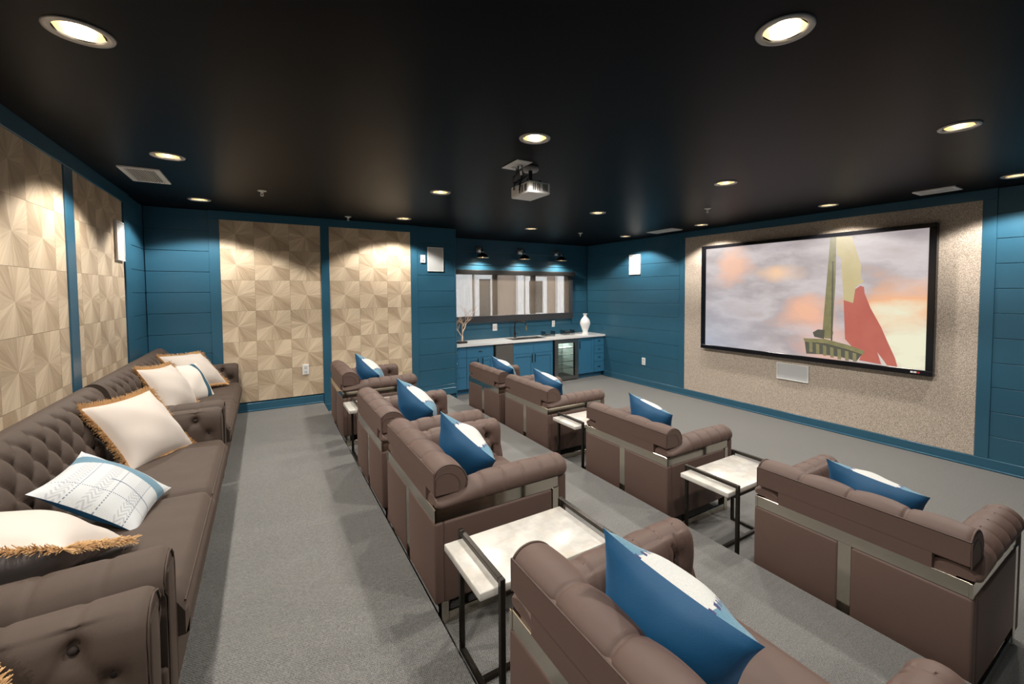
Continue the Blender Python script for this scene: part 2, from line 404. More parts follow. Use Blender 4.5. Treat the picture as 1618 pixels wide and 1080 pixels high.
# niche wall around the window: window opening x 3.03..5.80, z 1.27..2.235
WX0, WX1, WZ0, WZ1 = 2.66, 5.80, 1.27, 2.235
wloc = wn.location.copy()
def rel(o, p): o.parent = p; o.location = Vector(o.location)-Vector(p.location); return o
def sub(name, p, *a, **k):
    o = box(name, *a, **k); return rel(o, p)
sub('wall_section', wn, XP-.1, XR+.1, YN+.02, YN+.14, WZ1, ZC+.02, M['blue'])
sub('wall_section', wn, XP-.1, WX0, YN+.02, YN+.14, WZ0, WZ1, M['blue'])
sub('wall_section', wn, WX1, XR+.1, YN+.02, YN+.14, WZ0, WZ1, M['blue'])

JOINTS = [ZC-.004]+[SH0-i*SHP for i in range(11)]
def planks(wall, axis, face, sgn, a0, a1, zlo, zhi=ZC-.004, hole=None):
    """shiplap boards proud of a wall: axis 'x' = wall normal along x (boards run along y)"""
    t = .018; g = .0022
    zs = [zhi]+[z for z in JOINTS[1:] if zlo+.02 < z < zhi-.02]+[zlo]
    for i in range(len(zs)-1):
        zt, zb = zs[i]-g, zs[i+1]+g
        spans = [(a0, a1)]
        if hole and zb < hole[3]-.01 and zt > hole[2]+.01:
            spans = [(a0, hole[0]), (hole[1], a1)]
        for s0, s1 in spans:
            if s1-s0 < .02: continue
            zt2, zb2 = zt, zb
            f0, f1 = sorted((face, face-sgn*t))
            tt = t-R.random()*.002
            f0, f1 = sorted((face-sgn*t, face-sgn*(t-tt)))
            if axis == 'x': o = box('plank', f0, f1, s0, s1, zb2, zt2, M['blue'], None, .0025)
            else: o = box('plank', s0, s1, f0, f1, zb2, zt2, M['blue'], None, .0025)
            rel(o, wall)
planks(wl, 'x', XL, 1, 5.99, YB-.004, ZU+.11)
planks(wl, 'x', XL, 1, YS, .98, ZU+.11)
planks(wb, 'y', YB, -1, XL+.004, -.563, ZU+.11)
planks(wb, 'y', YB, -1, 2.012, XP-.001, ZM+.02)
planks(wn, 'y', YN, -1, XP+.004, XR-.004, .905, hole=(WX0, WX1, WZ0, WZ1+.02))
planks(wr, 'x', XR, -1, 5.102, YN-.004, .10)
planks(wr, 'x', XR, -1, YS, 1.218, .10)
planks(wp, 'x', XP+.018, 1, YB+.01, YN-.004, .0)
# flat-stock trims
tn = [0]
def trim(x0, x1, y0, y1, z0, z1, b=.003):
    tn[0] += 1; return structure(box('trim_%d' % tn[0], x0, x1, y0, y1, z0, z1, M['blue'], None, b))
PT = 2.7435    # top of wood panels
for y0, y1 in ((.98, 1.14), (2.60, 2.76), (4.277, 4.437), (5.765, 5.99)): trim(XL-.02, XL+.008, y0, y1, ZU+.108, PT)
trim(XL-.02, XL+.008, .98, 5.99, PT, ZC)
for x0, x1 in ((-.563, -.4534), (.6711, .776), (1.906, 2.012)): trim(x0, x1, YB-.008, YB+.02, ZU+.105 if x1 < .7 else ZM+.105, 2.751)
trim(-.563, 2.012, YB-.008, YB+.02, 2.751, ZC)
trim(XR-.008, XR+.02, 4.989, 5.102, .113, 2.753); trim(XR-.008, XR+.02, 1.218, 1.323, .113, 2.753)
trim(XR-.008, XR+.02, 1.218, 5.102, 2.753, ZC)
trim(XP-.002, XP+.02, YB-.004, YB+.02, .0, ZC)   # corner bead of the partition
structure(box('baseboard_left', XL-.02, XL+.012, YS, YB-.01, ZU, ZU+.108, M['blue'], None, .004))
structure(box('baseboard_back', XL+.012, XE1, YB-.012, YB+.02, ZU, ZU+.105, M['blue'], None, .004))
structure(box('baseboard_back_low', XE1, XP-.002, YB-.012, YB+.02, ZM, ZM+.105, M['blue'], None, .004))
structure(box('baseboard_right', XR-.012, XR+.02, YS, 7.1, 0, .113, M['blue'], None, .004))
structure(box('trim_30', XR-.030, XR-.012, YS, 7.1, 0, .02, M['blue'], None, .006, 2))
structure(box('trim_31', XL+.012, XE1, YB-.030, YB-.012, ZU, ZU+.02, M['blue'], None, .006, 2))

# ------------------------------------------------------------------ starburst wood tiles
def clip(poly, ax, lim, keep_less):
    out = []
    for i in range(len(poly)):
        a, b = poly[i], poly[(i+1) % len(poly)]
        ia = (a[ax] <= lim) == keep_less or a[ax] == lim; ib = (b[ax] <= lim) == keep_less or b[ax] == lim
        if ia: out.append(a)
        if ia != ib:
            t = (lim-a[ax])/(b[ax]-a[ax]); out.append(tuple(a[k]+t*(b[k]-a[k]) for k in range(3)))
    return out
_tiles = {}
def tile_mesh(orient, u0, u1, v0, v1, seed):
    key = (orient, round(u0, 3), round(u1, 3), round(v0, 3), round(v1, 3), seed)
    if key in _tiles: return _tiles[key]
    rr = random.Random(seed*31+5); h = TP/2; N = 24; th = .010
    per = []
    for k in range(N):
        a = 2*pi*(k+.0)/N; c, s = math.cos(a), math.sin(a); m = max(abs(c), abs(s))
        per.append((h*c/m, h*s/m, th+rr.uniform(-.0006, .0004)))
    sheen_tones = [min(1, max(0, .50+.33*math.sin(2*2*pi*(k+.5)/N)+rr.uniform(-.17, .17)+(.28 if rr.random() < .10 else 0))) for k in range(N)]  # sine term paints directional sheen into the veneer colour; jitter is natural variation
    V, F, UV, T = [], [], [], []
    def mapp(p):
        return (p[2], p[0], p[1]) if orient == 'x' else (p[0], -p[2], p[1])
    g = .0008
    for k in range(N):
        poly = [(0, 0, th+.0005), per[k], per[(k+1) % N]]
        for ax, lim, less in ((0, u1-g, True), (0, u0+g, False), (1, v1-g, True), (1, v0+g, False)):
            if poly: poly = clip(poly, ax, lim, less)
        if len(poly) < 3: continue
        n = len(V)
        for p in poly:
            V.append(mapp(p)); a = math.atan2(p[1], p[0]); 
            if k == N-1 and a < -.01: a += 0
            if k == N//2-1 and a < 0: a += 2*pi
            if p[0] == 0 and p[1] == 0: a = 2*pi*(k+.5)/N if k < N//2 else 2*pi*(k+.5)/N-2*pi
            UV.append((a+seed*1.7, math.hypot(p[0], p[1])*8))
        F.append(tuple(range(n, n+len(poly)))); T.append(sheen_tones[k])
    n = len(V)      # skirt
    c4 = [(u0+g, v0+g), (u1-g, v0+g), (u1-g, v1-g), (u0+g, v1-g)]
    for zz in (0, th-.0008):
        for a, b in c4: V.append(mapp((a, b, zz))); UV.append((0, 0))
    for i in range(4): F.append((n+i, n+(i+1) % 4, n+4+(i+1) % 4, n+4+i)); T.append(.2)
    if orient != 'x': F = [f for f in F]
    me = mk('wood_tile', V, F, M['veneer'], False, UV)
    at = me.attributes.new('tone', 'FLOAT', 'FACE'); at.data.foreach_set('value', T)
    bm = bmesh.new(); bm.from_mesh(me); bmesh.ops.recalc_face_normals(bm, faces=bm.faces[:])
    for f in bm.faces:
        pass
    bm.free()
    _tiles[key] = me; return me
def tile_panel(wall, orient, face, a0, a1, grid0, zlo, zhi):
    """tiles clipped to the rectangle a0..a1, zlo..zhi ; grid0 = one grid line"""
    k0 = math.floor((a0-grid0)/TP+1e-6); c = 0
    while grid0+k0*TP < a1-.01:
        ga = grid0+k0*TP; k0 += 1
        for j in range(-8, 4):
            gz = TZ0+j*TP
            u0, u1 = max(a0, ga), min(a1, ga+TP); v0, v1 = max(zlo, gz), min(zhi, gz+TP)
            if u1-u0 < .03 or v1-v0 < .03: continue
            ca, cz = ga+TP/2, gz+TP/2
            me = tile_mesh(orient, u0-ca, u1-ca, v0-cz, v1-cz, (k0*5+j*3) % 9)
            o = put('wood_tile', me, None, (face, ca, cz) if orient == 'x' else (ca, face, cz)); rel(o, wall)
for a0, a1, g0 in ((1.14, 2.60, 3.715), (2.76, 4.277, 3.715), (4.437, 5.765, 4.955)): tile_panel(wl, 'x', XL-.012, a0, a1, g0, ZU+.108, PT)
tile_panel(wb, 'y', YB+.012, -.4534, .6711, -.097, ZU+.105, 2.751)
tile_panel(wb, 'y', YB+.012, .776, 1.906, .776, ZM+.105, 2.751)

# ------------------------------------------------------------------ acoustic panel, screen
o = box('acoustic_panel', XR-.006, XR+.03, 1.323, 4.989, .113, 2.753, M['speckle'], None, .004)
tag(o, 'large speckled beige acoustic fabric panel set in the blue screen wall', 'wall panel')
sc = thing('projection_screen', 'wide black framed projection screen showing a sunset sky with mast and flag', 'screen', (XR-.006, 3.117, .889))
SY0, SY1, SZ0, SZ1 = 1.715-3.117, 4.518-3.117, .062, 1.629     # picture, local
FY0, FY1, FZ1 = -1.467, 1.483, 1.677
box('frame_rail', -.075, 0, FY0, FY1, 0, SZ0, M['blackgloss'], sc, .004)
box('frame_rail', -.075, 0, FY0, FY1, SZ1, FZ1, M['blackgloss'], sc, .004)
box('frame_stile', -.075, 0, FY0, SY0, SZ0, SZ1, M['blackgloss'], sc, .004)
box('frame_stile', -.075, 0, SY1, FY1, SZ0, SZ1, M['blackgloss'], sc, .004)
def scr(x, y, dx=0): return (-.062-dx, SY1+(SY0-SY1)*x, SZ0+(SZ1-SZ0)*y)
me = mk('picture', [scr(0, 0), scr(1, 0), scr(1, 1), scr(0, 1)], [(0, 1, 2, 3)], M['picture'], False, [(0, 0), (1, 0), (1, 1), (0, 1)])
pic_o = tag(put('picture', me, sc), 'projected sunset clouds')
def flat(name, pts, mat, dx):
    n = len(pts); V = [scr(x, y, dx) for x, y in pts]+[scr(x, y, dx-.001) for x, y in pts]
    F = [tuple(range(n)), tuple(range(2*n-1, n-1, -1))]+[(i, (i+1) % n, n+(i+1) % n, n+i) for i in range(n)]
    return put(name, mk(name, V, F, mat), pic_o)
flat('flag_cloth', [(0.675, 0.999), (0.737, 0.991), (0.755, 0.885), (0.776, 0.757), (0.775, 0.655), (0.788, 0.638), (0.756, 0.587), (0.749, 0.466), (0.712, 0.488), (0.704, 0.67), (0.7, 0.8), (0.692, 0.847), (0.682, 0.837)], M['pyellow'], .002)
flat('flag_cloth', [(0.712, 0.488), (0.749, 0.466), (0.756, 0.576), (0.775, 0.602), (0.788, 0.592), (0.791, 0.542), (0.814, 0.429), (0.853, 0.288), (0.879, 0.17), (0.903, 0.066), (0.912, 0.003), (0.877, 0.005), (0.842, 0.097), (0.857, 0.006), (0.777, 0.019), (0.782, 0.049), (0.742, 0.134), (0.721, 0.177)], M['pred'], .0025)
flat('ship_rail', [(0.552, 0.126), (0.642, 0.128), (0.731, 0.096), (0.787, 0.068), (0.768, 0.011), (0.709, 0.027), (0.63, 0.033), (0.56, 0.024)], M['pdark'], .0030)
flat('mast', [(0.653, 0.998), (0.677, 0.997), (0.678, 0.648), (0.671, 0.241), (0.674, 0.218), (0.667, 0.168), (0.638, 0.17), (0.629, 0.235), (0.642, 0.649)], M['pmast'], .0035)
flat('mast_rope', [(0.663, 0.803), (0.669, 0.803), (0.671, 0.084), (0.665, 0.083)], M['pdark'], .004)
for i in range(7):
    x = .572+i*.030; y = .128-i*.009
    flat('rail_post', [(x, y), (x+.014, y-.004), (x+.016, max(.004, y-.085)), (x+.002, max(.004, y-.085))], M['pmast'], .0045)
flat('ship_rail', [(0.545, 0.154), (0.641, 0.164), (0.731, 0.132), (0.795, 0.098), (0.795, 0.064), (0.731, 0.096), (0.642, 0.128), (0.552, 0.126)], M['pmast'], .005)
flat('mast_step', [(0.587, 0.211), (0.609, 0.239), (0.638, 0.239), (0.636, 0.163), (0.594, 0.175)], M['pdark'], .004)
mb = MB()   # small maker's mark on the frame
for i, (a, b) in enumerate(((-1.300, -1.276), (-1.331, -1.305), (-1.358, -1.336))): mb.box(-.0765, -.075, a, b, .022, .042, 1 if i == 2 else 0)
mb.build('frame_mark', None, sc, mats=[M['white'], plain('red_mark', (.5, .03, .04, 1), .4)])

# ------------------------------------------------------------------ wall speakers, outlets, switch
def speaker(name, label, w, h, loc, rz):
    t = thing(name, label, 'speaker', loc, rz, 'white in-wall speakers')     # local: faces -y
    f = MB(); bw = .012
    f.box(-w/2, w/2, -.016, .004, -h/2, -h/2+bw); f.box(-w/2, w/2, -.016, .004, h/2-bw, h/2)
    f.box(-w/2, -w/2+bw, -.016, .004, -h/2+bw, h/2-bw); f.box(w/2-bw, w/2, -.016, .004, -h/2+bw, h/2-bw)
    f.build('frame', M['white'], t)
    box('grille', -w/2+bw, w/2-bw, -.012, .004, -h/2+bw, h/2-bw, M['grille'], t, .003)
speaker('wall_speaker', 'white rectangular in-wall speaker on the blue boards beside the beige panels', .255, .375, (2.297, YB-.004, 2.352), 0)
speaker('wall_speaker', 'white in-wall speaker near the bar corner on the screen wall', .30, .395, (XR-.004, 6.185, 2.357), -pi/2)
speaker('wall_speaker', 'white in-wall speaker on the wood tiled wall above the sofas', .25, .37, (XL+.004, 5.575, 2.345), pi/2)
speaker('wall_speaker', 'wide white speaker set low in the beige panel under the screen', .425, .23, (XR-.012, 3.151, .696), -pi/2)
def outlet(name, label, cat, loc, rz, w=.08, h=.14, kind=0):
    t = thing(name, label, cat, loc, rz)
    box('cover_plate', -w/2, w/2, -.006, .006, -h/2, h/2, M['white'], t, .003)
    if kind == 0:
        for s in (-1, 1): box('socket', -.017, .017, -.0085, -.005, s*.03-.018, s*.03+.018, M['grille'], t, .003)
    else:
        for s in ((-1, 1) if w > .09 else (0,)): box('rocker', s*.022-.014, s*.022+.014, -.010, -.005, -.033, .033, M['grille'], t, .003)
outlet('wall_outlet', 'white outlet low on the starburst wood panel of the back wall', 'outlet', (.452, YB-.004, .797), 0)
outlet('wall_outlet', 'white outlet low on the blue boards left of the screen panel', 'outlet', (XR-.002, 5.946, .465), -pi/2, .09)
outlet('light_switch', 'white switch plate above the bar counter left of the faucet', 'switch', (3.88, YN-.002, 1.127), 0, .10, .14, 1)
outlet('wall_outlet', 'white outlet above the bar counter right of the faucet', 'outlet', (5.295, YN-.002, 1.135), 0, .075, .135)
t = thing('wall_control', 'small white control box beside the speaker on the back wall', 'wall control', (2.096, YB-.004, 2.352))
box('case', -.036, .036, -.022, .004, -.06, .06, M['white'], t, .004); box('display', -.018, .018, -.025, -.02, .0, .035, M['grille'], t, .002)
box('red_lens', -.012, .012, -.025, -.02, -.035, -.015, plain('red_lens', (.4, .1, .1, 1), .3), t, .002)

# ------------------------------------------------------------------ ceiling lights, vents, sprinklers
def mk_reflector():
    m = NT('champagne_reflector'); m.set(Base_Color=(.90, .78, .56, 1), Metallic=1.0, Roughness=.25)
    m.b.inputs['Emission Color'].default_value = (1, .72, .40, 1); m.b.inputs['Emission Strength'].default_value = 0.0
    return m.m
M['reflector'] = mk_reflector()
ringm = MB(); ringm.lathe([(.074, .004), (.078, -.004), (.090, -.008), (.101, -.006), (.104, 0), (.10, .002), (.074, .004)], 40)
ring_me = ringm.build('trim_ring', plain('silver_trim', (.42, .41, .40, 1), .35, .3), me_only=True, smooth=True)
canm = MB(); canm.lathe([(.076, .002), (.074, .03), (.066, .075), (.050, .115), (.032, .135), (.0005, .138)], 32)
can_me = canm.build('reflector', M['reflector'], me_only=True, smooth=True)
bulbm = MB(); bulbm.lathe([(.0005, .040), (.018, .043), (.027, .055), (.029, .08), (.027, .134), (.0005, .135)], 16)
bulb_me = bulbm.build('bulb', M['bulb'], me_only=True, smooth=True)
cols = ['above the tufted sofas', 'above the rear armchair row', 'above the front armchair row', 'beside the screen wall']
rows = ['fourth from the far end', 'third from the far end', 'second from the far end', 'nearest the far end']
for i, (x, y) in enumerate(LIGHTS):
    c, rw = (i//4, rows[i % 4]) if i < 16 else (i-16, 'added out of view for fill light')
    t = thing('downlight', 'round recessed ceiling downlight %s, %s' % (cols[c], rw), 'ceiling light', (x, y, ZC), 0, 'recessed ceiling downlights')
    put('trim_ring', ring_me, t); put('reflector', can_me, t); put('bulb', bulb_me, t)
    L = bpy.data.lights.new('downlight_lamp', 'SPOT'); L.energy = DOWN_W; L.color = LAMP_COL; L.spot_size = math.radians(128); L.spot_blend = .22; L.shadow_soft_size = .05
    lo = bpy.data.objects.new('downlight_lamp', L); COL.objects.link(lo); lo.parent = t; lo.location = (0, 0, -.012)
def vent(label, loc, L, Wd, rz):
    t = thing('ceiling_vent', label, 'vent', loc, rz, 'white ceiling air vents')
    f = MB(); b = .035
    f.box(-L/2, L/2, -Wd/2, -Wd/2+b, -.012, 0); f.box(-L/2, L/2, Wd/2-b, Wd/2, -.012, 0)
    f.box(-L/2, -L/2+b, -Wd/2+b, Wd/2-b, -.012, 0); f.box(L/2-b, L/2, -Wd/2+b, Wd/2-b, -.012, 0)
    f.build('frame', M['white'], t)
    box('backing', -L/2+b, L/2-b, -Wd/2+b, Wd/2-b, -.002, 0, M['dark'], t)
    n = max(4, int((Wd-2*b)/.0165)); me = boxm(-L/2+b, L/2-b, -.0025, .0025, -.011, -.002, M['white'])
    for i in range(n): put('slat', me, t, (0, -Wd/2+b+(i+.5)*(Wd-2*b)/n, 0))
vent('white louvred ceiling vent over the wood tiled wall and sofas', (-.83, 4.90, ZC), .53, .26, pi/2)
vent('white louvred ceiling vent near the bar end of the screen wall', (5.775, 5.06, ZC), .55, .27, pi/2)
vent('white louvred ceiling vent above the right edge of the screen', (5.85, 1.58, ZC), .33, .23, pi/2)
def sprinkler(label, x, y):
    t = thing('sprinkler_head', label, 'sprinkler', (x, y, ZC), 0, 'white ceiling sprinkler heads')
    a = MB(); a.lathe([(.0005, 0), (.040, 0), (.040, -.006), (.02, -.012), (.0005, -.012)], 20); a.build('escutcheon', M['white'], t, True)
    b = MB(); b.lathe([(.011, -.010), (.011, -.025), (.008, -.03), (.0005, -.031)], 12)
    for s in (-1, 1): b.tube([(s*.009, 0, -.022), (s*.014, 0, -.036), (0, 0, -.05)], .003, 6)
    b.build('frame', M['white'], t)
    c = MB(); c.lathe([(.0005, -.05), (.016, -.05), (.016, -.053), (.0005, -.054)], 16); c.build('deflector', M['white'], t)
sprinkler('white sprinkler head in the ceiling between the sofas and the rear chairs', .007, 5.079)
sprinkler('white sprinkler head in the ceiling close to the back wall panels', .979, 6.251)
sprinkler('white sprinkler head in the ceiling in front of the bar', 4.727, 6.009)
sprinkler('white sprinkler head in the ceiling in front of the screen', 4.664, 3.404)

# ------------------------------------------------------------------ projector
t = thing('ceiling_plate', 'white rectangular cable plate on the ceiling above the projector', 'ceiling plate', (1.73, 3.01, ZC))
box('plate', -.068, .068, -.13, .13, -.008, 0, M['white'], t, .002)
for y in (-.03, .06):
    c = MB(); c.lathe([(.0005, -.012), (.022, -.012), (.024, -.008)], 16, (0.01, y, 0)); c.build('socket', M['grille'], t, True)
t = thing('projector', 'white ceiling projector with black cables hanging under its mount', 'projector', (1.815, 2.95, 2.60))
box('body', -.095, .095, -.145, .145, 0, .092, M['white'], t, .012, 3)
for k, (y0, n) in enumerate(((-.11, 5), (-.04, 5), (.03, 7))): pass
for y in (-.10, -.088, -.076, -.045, -.033, -.005, .007):
    box('vent_slot', -.0965, -.094, y-.003, y+.003, .02, .075, M['dark'], t)
for x in (-.06, -.045, -.02, -.005, .03, .042, .054, .066):
    box('vent_slot', x-.003, x+.003, -.1465, -.144, .02, .075, M['dark'], t)
ln = MB(); ln.lathe([(.0005, .012), (.028, .014), (.034, 0), (.036, -.01)], 24)
ln.build('lens', M['blackgloss'], t, True, (.100, .07, .046), (0, pi/2, 0))
mt = MB(); mt.lathe([(.0005, .257), (.07, .257), (.07, .235), (.06, .225), (.0005, .225)], 32, (.05, .08, 0)); mt.build('mount_disc', plain('grey_mount', (.35, .35, .36, 1), .4), t, True)
mt = MB(); mt.lathe([(.016, .228), (.016, .14), (.03, .135), (.03, .12), (.0005, .12)], 16, (.04, .06, 0))
for sx, sy in ((-.06, -.06), (.07, -.05), (-.05, .1), (.07, .11)): mt.tube([(.04, .06, .128), (sx, sy, .122), (sx, sy, .088)], .007, 8)
mt.build('mount_arm', M['black'], t)
cb = MB()
cb.tube([(-.07, .06, .257), (-.085, .05, .20), (-.06, .02, .15), (-.09, -.02, .14), (-.105, -.02, .08), (-.098, .0, .04)], .007, 8)
cb.tube([(-.06, .03, .257), (-.07, .0, .19), (-.03, .04, .16), (-.075, .07, .13), (-.10, .08, .10), (-.098, .09, .06)], .006, 8)
cb.tube([(-.06, .12, .257), (-.05, .12, .2), (-.09, .10, .17), (-.08, .14, .13), (-.02, .10, .15), (.0, .05, .18)], .006, 8)
cb.build('cables', M['black'], t, True)
box('cable_tag', -.075, -.070, .0, .035, .165, .20, M['white'], t, .002)

# ================================================================== window, blind, outside
win = structure(thing('window_1', 'long dark framed window over the bar', 'window', (4.23, YN+.02, WZ0))); del win['category']
for x0, x1 in ((WX0-.0, WX0+.05), (3.869, 3.960), (4.767, 4.864), (5.648, 5.80)): box('mullion', x0-4.23, x1-4.23, .0, .07, .05, .945, M['blackgloss'], win, .004)
box('frame_rail', WX0-4.23, WX1-4.23, 0, .07, 0, .06, M['blackgloss'], win, .004)
box('frame_rail', WX0-4.23, WX1-4.23, 0, .07, .90, .965, M['blackgloss'], win, .004)
for x0, x1 in ((2.71, 3.869), (3.960, 4.767), (4.864, 5.648)): box('pane', x0-4.23, x1-4.23, .03, .036, .06, .90, M['glass'], win)
bl = thing('roller_blind', 'woven solar roller blind pulled down over the bar window', 'blind', (4.23, YN-.006, 1.20))
box('cassette', 2.655-4.23, 5.834-4.23, -.075, 0, .965, 1.055, M['black'], bl, .006)
box('fabric', 2.68-4.23, 5.70-4.23, -.030, -.029, .11, .97, M['shade'], bl)
box('bottom_bar', 2.66-4.23, 5.80-4.23, -.040, -.012, .035, .165, plain('charcoal_bar', (.035, .036, .042, 1), .4), bl, .005)
box('side_channel', 5.72-4.23, 5.80-4.23, -.036, 0, .16, .97, plain('charcoal_channel', (.05, .055, .07, 1), .4), bl, .004)
bd = thing('neighbouring_building', 'brown building with white window trim outside the bar window', 'building', (4.2, 11.0, 0))
box('wall', -5, 6, 0, .3, -1, 6, M['outwall'], bd)
for x, w, z0, z1 in ((1.03, .36, .6, 2.18), (2.72, .50, 1.18, 2.14), (-1.35, .5, .6, 2.2)):
    f = MB(); tt = .13
    f.box(x-w/2-tt, x-w/2, -.08, 0, z0-tt, z1+tt); f.box(x+w/2, x+w/2+tt, -.08, 0, z0-tt, z1+tt); f.box(x-w/2, x+w/2, -.08, 0, z1, z1+tt); f.box(x-w/2, x+w/2, -.08, 0, z0-tt, z0)
    fo = f.build('window_frame', M['outtrim'], bd)
    box('pane', x-w/2, x+w/2, -.02, -.01, z0, z1, M['blackgloss'], bd)
for x, pw in ((-.75, .16), (.36, .26), (2.16, .10), (3.59, .12), (4.6, .2)): box('pilaster', x-pw, x+pw, -.12, 0, -1, 6, M['outtrim'], bd)

# ================================================================== bar
CF = 7.10       # cabinet front plane
def pull(parent, x, z, vertical, L=.16, mat='bronze'):
    h = MB()
    if vertical:
        h.tube([(x, -.03, z-L/2), (x, -.03, z+L/2)], .007, 8)
        for s in (-1, 1): h.tube([(x, 0, z+s*L*.38), (x, -.03, z+s*L*.38)], .006, 8)
    else:
        h.tube([(x-L/2, -.022, z), (x+L/2, -.022, z)], .007, 8)
        for s in (-1, 1): h.tube([(x+s*L*.3, 0, z), (x+s*L*.3, -.022, z)], .006, 8)
    return h.build('handle', M[mat], parent, True)
def front(parent, name, x0, x1, z0, z1, shaker=True):
    """a door / drawer front with a recessed panel; object origin at its centre"""
    cx, cz = (x0+x1)/2, (z0+z1)/2; w, h = (x1-x0)/2-.0025, (z1-z0)/2-.0025
    m = MB(); r_ = .055 if shaker else 0
    if shaker:
        m.box(-w, w, -.02, 0, -h, -h+r_); m.box(-w, w, -.02, 0, h-r_, h); m.box(-w, -w+r_, -.02, 0, -h+r_, h-r_); m.box(w-r_, w, -.02, 0, -h+r_, h-r_); m.box(-w+r_, w-r_, -.011, 0, -h+r_, h-r_)
    else: m.box(-w, w, -.02, 0, -h, h)
    return m.build(name, M['cab'], parent, loc=(cx, 0, cz))
def cabinet(name, label, x0, x1, top=.862):
    t = thing(name, label, 'cabinet', (x0, CF+.02, 0)); w = x1-x0
    box('carcass', 0.001, w-.001, .001, YN-CF-.03, .10, top, M['cab'], t); box('toe_kick', .001, w-.001, .06, .08, 0, .10, M['cab'], t)
    return t, w
c, w = cabinet('drawer_cabinet', 'narrow blue four drawer cabinet at the partition end of the bar', XP+.02, 3.022)
for z0, z1 in ((.10, .315), (.315, .49), (.49, .665), (.665, .862)):
    f = front(c, 'drawer', 0, w, z0, z1, False); k = MB(); k.lathe([(.005, 0), (.006, .014), (.013, .018), (.013, .026), (.0005, .029)], 14); k.build('knob', M['nickel'], f, True, (0, -.02, 0), (pi/2, 0, 0))
c, w = cabinet('base_cabinet', 'blue base cabinet with one drawer beside the ice maker', 3.024, 3.560)
f = front(c, 'drawer', 0, w, .655, .862, False); pull(f, 0, 0, False, .07)
for s in (0, 1): f = front(c, 'door', s*w/2, (s+1)*w/2, .10, .655); pull(f, (.5-s)*.18, .18, True)
c, w = cabinet('sink_cabinet', 'blue sink cabinet with two doors and long dark pulls', 3.972, 4.885, .72)
for s in (0, 1):
    f = front(c, 'drawer_front', s*w/2, (s+1)*w/2, .638, .862, False)
    f = front(c, 'door', s*w/2, (s+1)*w/2, .10, .638); pull(f, (.5-s)*.39, .17, True)
c, w = cabinet('door_cabinet', 'blue single door cabinet right of the glass fronted fridge', 5.527, 5.952)
f = front(c, 'door', 0, w, .10, .862); pull(f, -.175, .23, True)
c, w = cabinet('drawer_cabinet', 'narrow blue four drawer cabinet against the screen wall corner', 5.954, XR-.004)
for z0, z1 in ((.10, .324), (.324, .502), (.502, .673), (.673, .862)): f = front(c, 'drawer', 0, w, z0, z1, False); pull(f, 0, 0, False, .06)
t = thing('ice_maker', 'stainless steel under counter ice maker between blue cabinets', 'ice maker', (3.562, CF+.02, 0))
box('body', .002, .406, .0, .5, .02, .855, M['black'], t); box('door', .035, .404, -.035, 0, .10, .845, M['steel'], t, .004)
box('handle', .004, .030, -.045, 0, .10, .845, M['blackgloss'], t, .004); box('kick_grille', .01, .4, .02, .04, 0, .09, M['black'], t)
t = thing('beverage_fridge', 'dark steel beverage fridge with glass door under the counter', 'fridge', (4.889, CF+.02, 0))
b = MB(); b.box(0.002, .02, .01, .52, .02, .855); b.box(.614, .632, .01, .52, .02, .855); b.box(.02, .614, .5, .52, .02, .855); b.box(.02, .614, .01, .5, .02, .05); b.box(.02, .614, .01, .5, .83, .855); b.build('body', M['dark'], t)
box('liner', .022, .612, .485, .498, .06, .82, plain('white_liner', (.75, .78, .76, 1), .5), t)
for s in (.021, .606): box('liner_side', s, s+.007, .03, .485, .06, .82, plain('white_liner_side', (.7, .73, .71, 1), .5), t)
dr = box('door', .033, .634, -.035, .004, .02, .80, M['steel'], t)
bpy.data.objects.remove(dr)
dm = MB(); dm.box(.033, .634, -.035, .004, .02, .09); dm.box(.033, .634, -.035, .004, .775, .85); dm.box(.033, .12, -.035, .004, .09, .775); dm.box(.545, .634, -.035, .004, .09, .775)
dr = dm.build('door', M['steel'], t); box('pane', .12, .545, -.02, -.012, .09, .775, M['fglass'], dr)
box('gasket', .525, .545, -.012, .003, .09, .775, M['dark'], dr)
box('handle', .004, .03, -.05, 0, .02, .85, M['blackgloss'], t, .004)
for z in (.24, .38, .52, .66):
    sh = MB()
    for i in range(9): sh.tube([(.035+i*.07, .05, z), (.035+i*.07, .47, z)], .003, 6)
    sh.tube([(.03, .05, z), (.606, .05, z)], .006, 6); sh.tube([(.03, .47, z), (.606, .47, z)], .004, 6); sh.build('shelf', M['nickel'], t)
box('light_strip', .03, .604, .42, .46, .80, .815, emis('fridge_light', (.92, 1, .95, 1), 18), t)
ct = thing('countertop', 'long white quartz bar countertop', 'countertop', (4.43, 7.37, .865))
SX0, SX1, SYA, SYB = 4.02, 4.80, 7.17, 7.56
m = MB(); x0, x1, y0, y1 = XP+.02, XR-.002, 7.065, YN-.004
for a in ((x0, SX0, y0, y1), (SX1, x1, y0, y1), (SX0, SX1, y0, SYA), (SX0, SX1, SYB, y1)): m.box(a[0]-4.43, a[1]-4.43, a[2]-7.37, a[3]-7.37, 0, .04)
m.build('slab', M['quartz'], ct)
sk = thing('sink', 'steel double bowl sink set in the white bar counter', 'sink', (4.41, 7.365, .905))
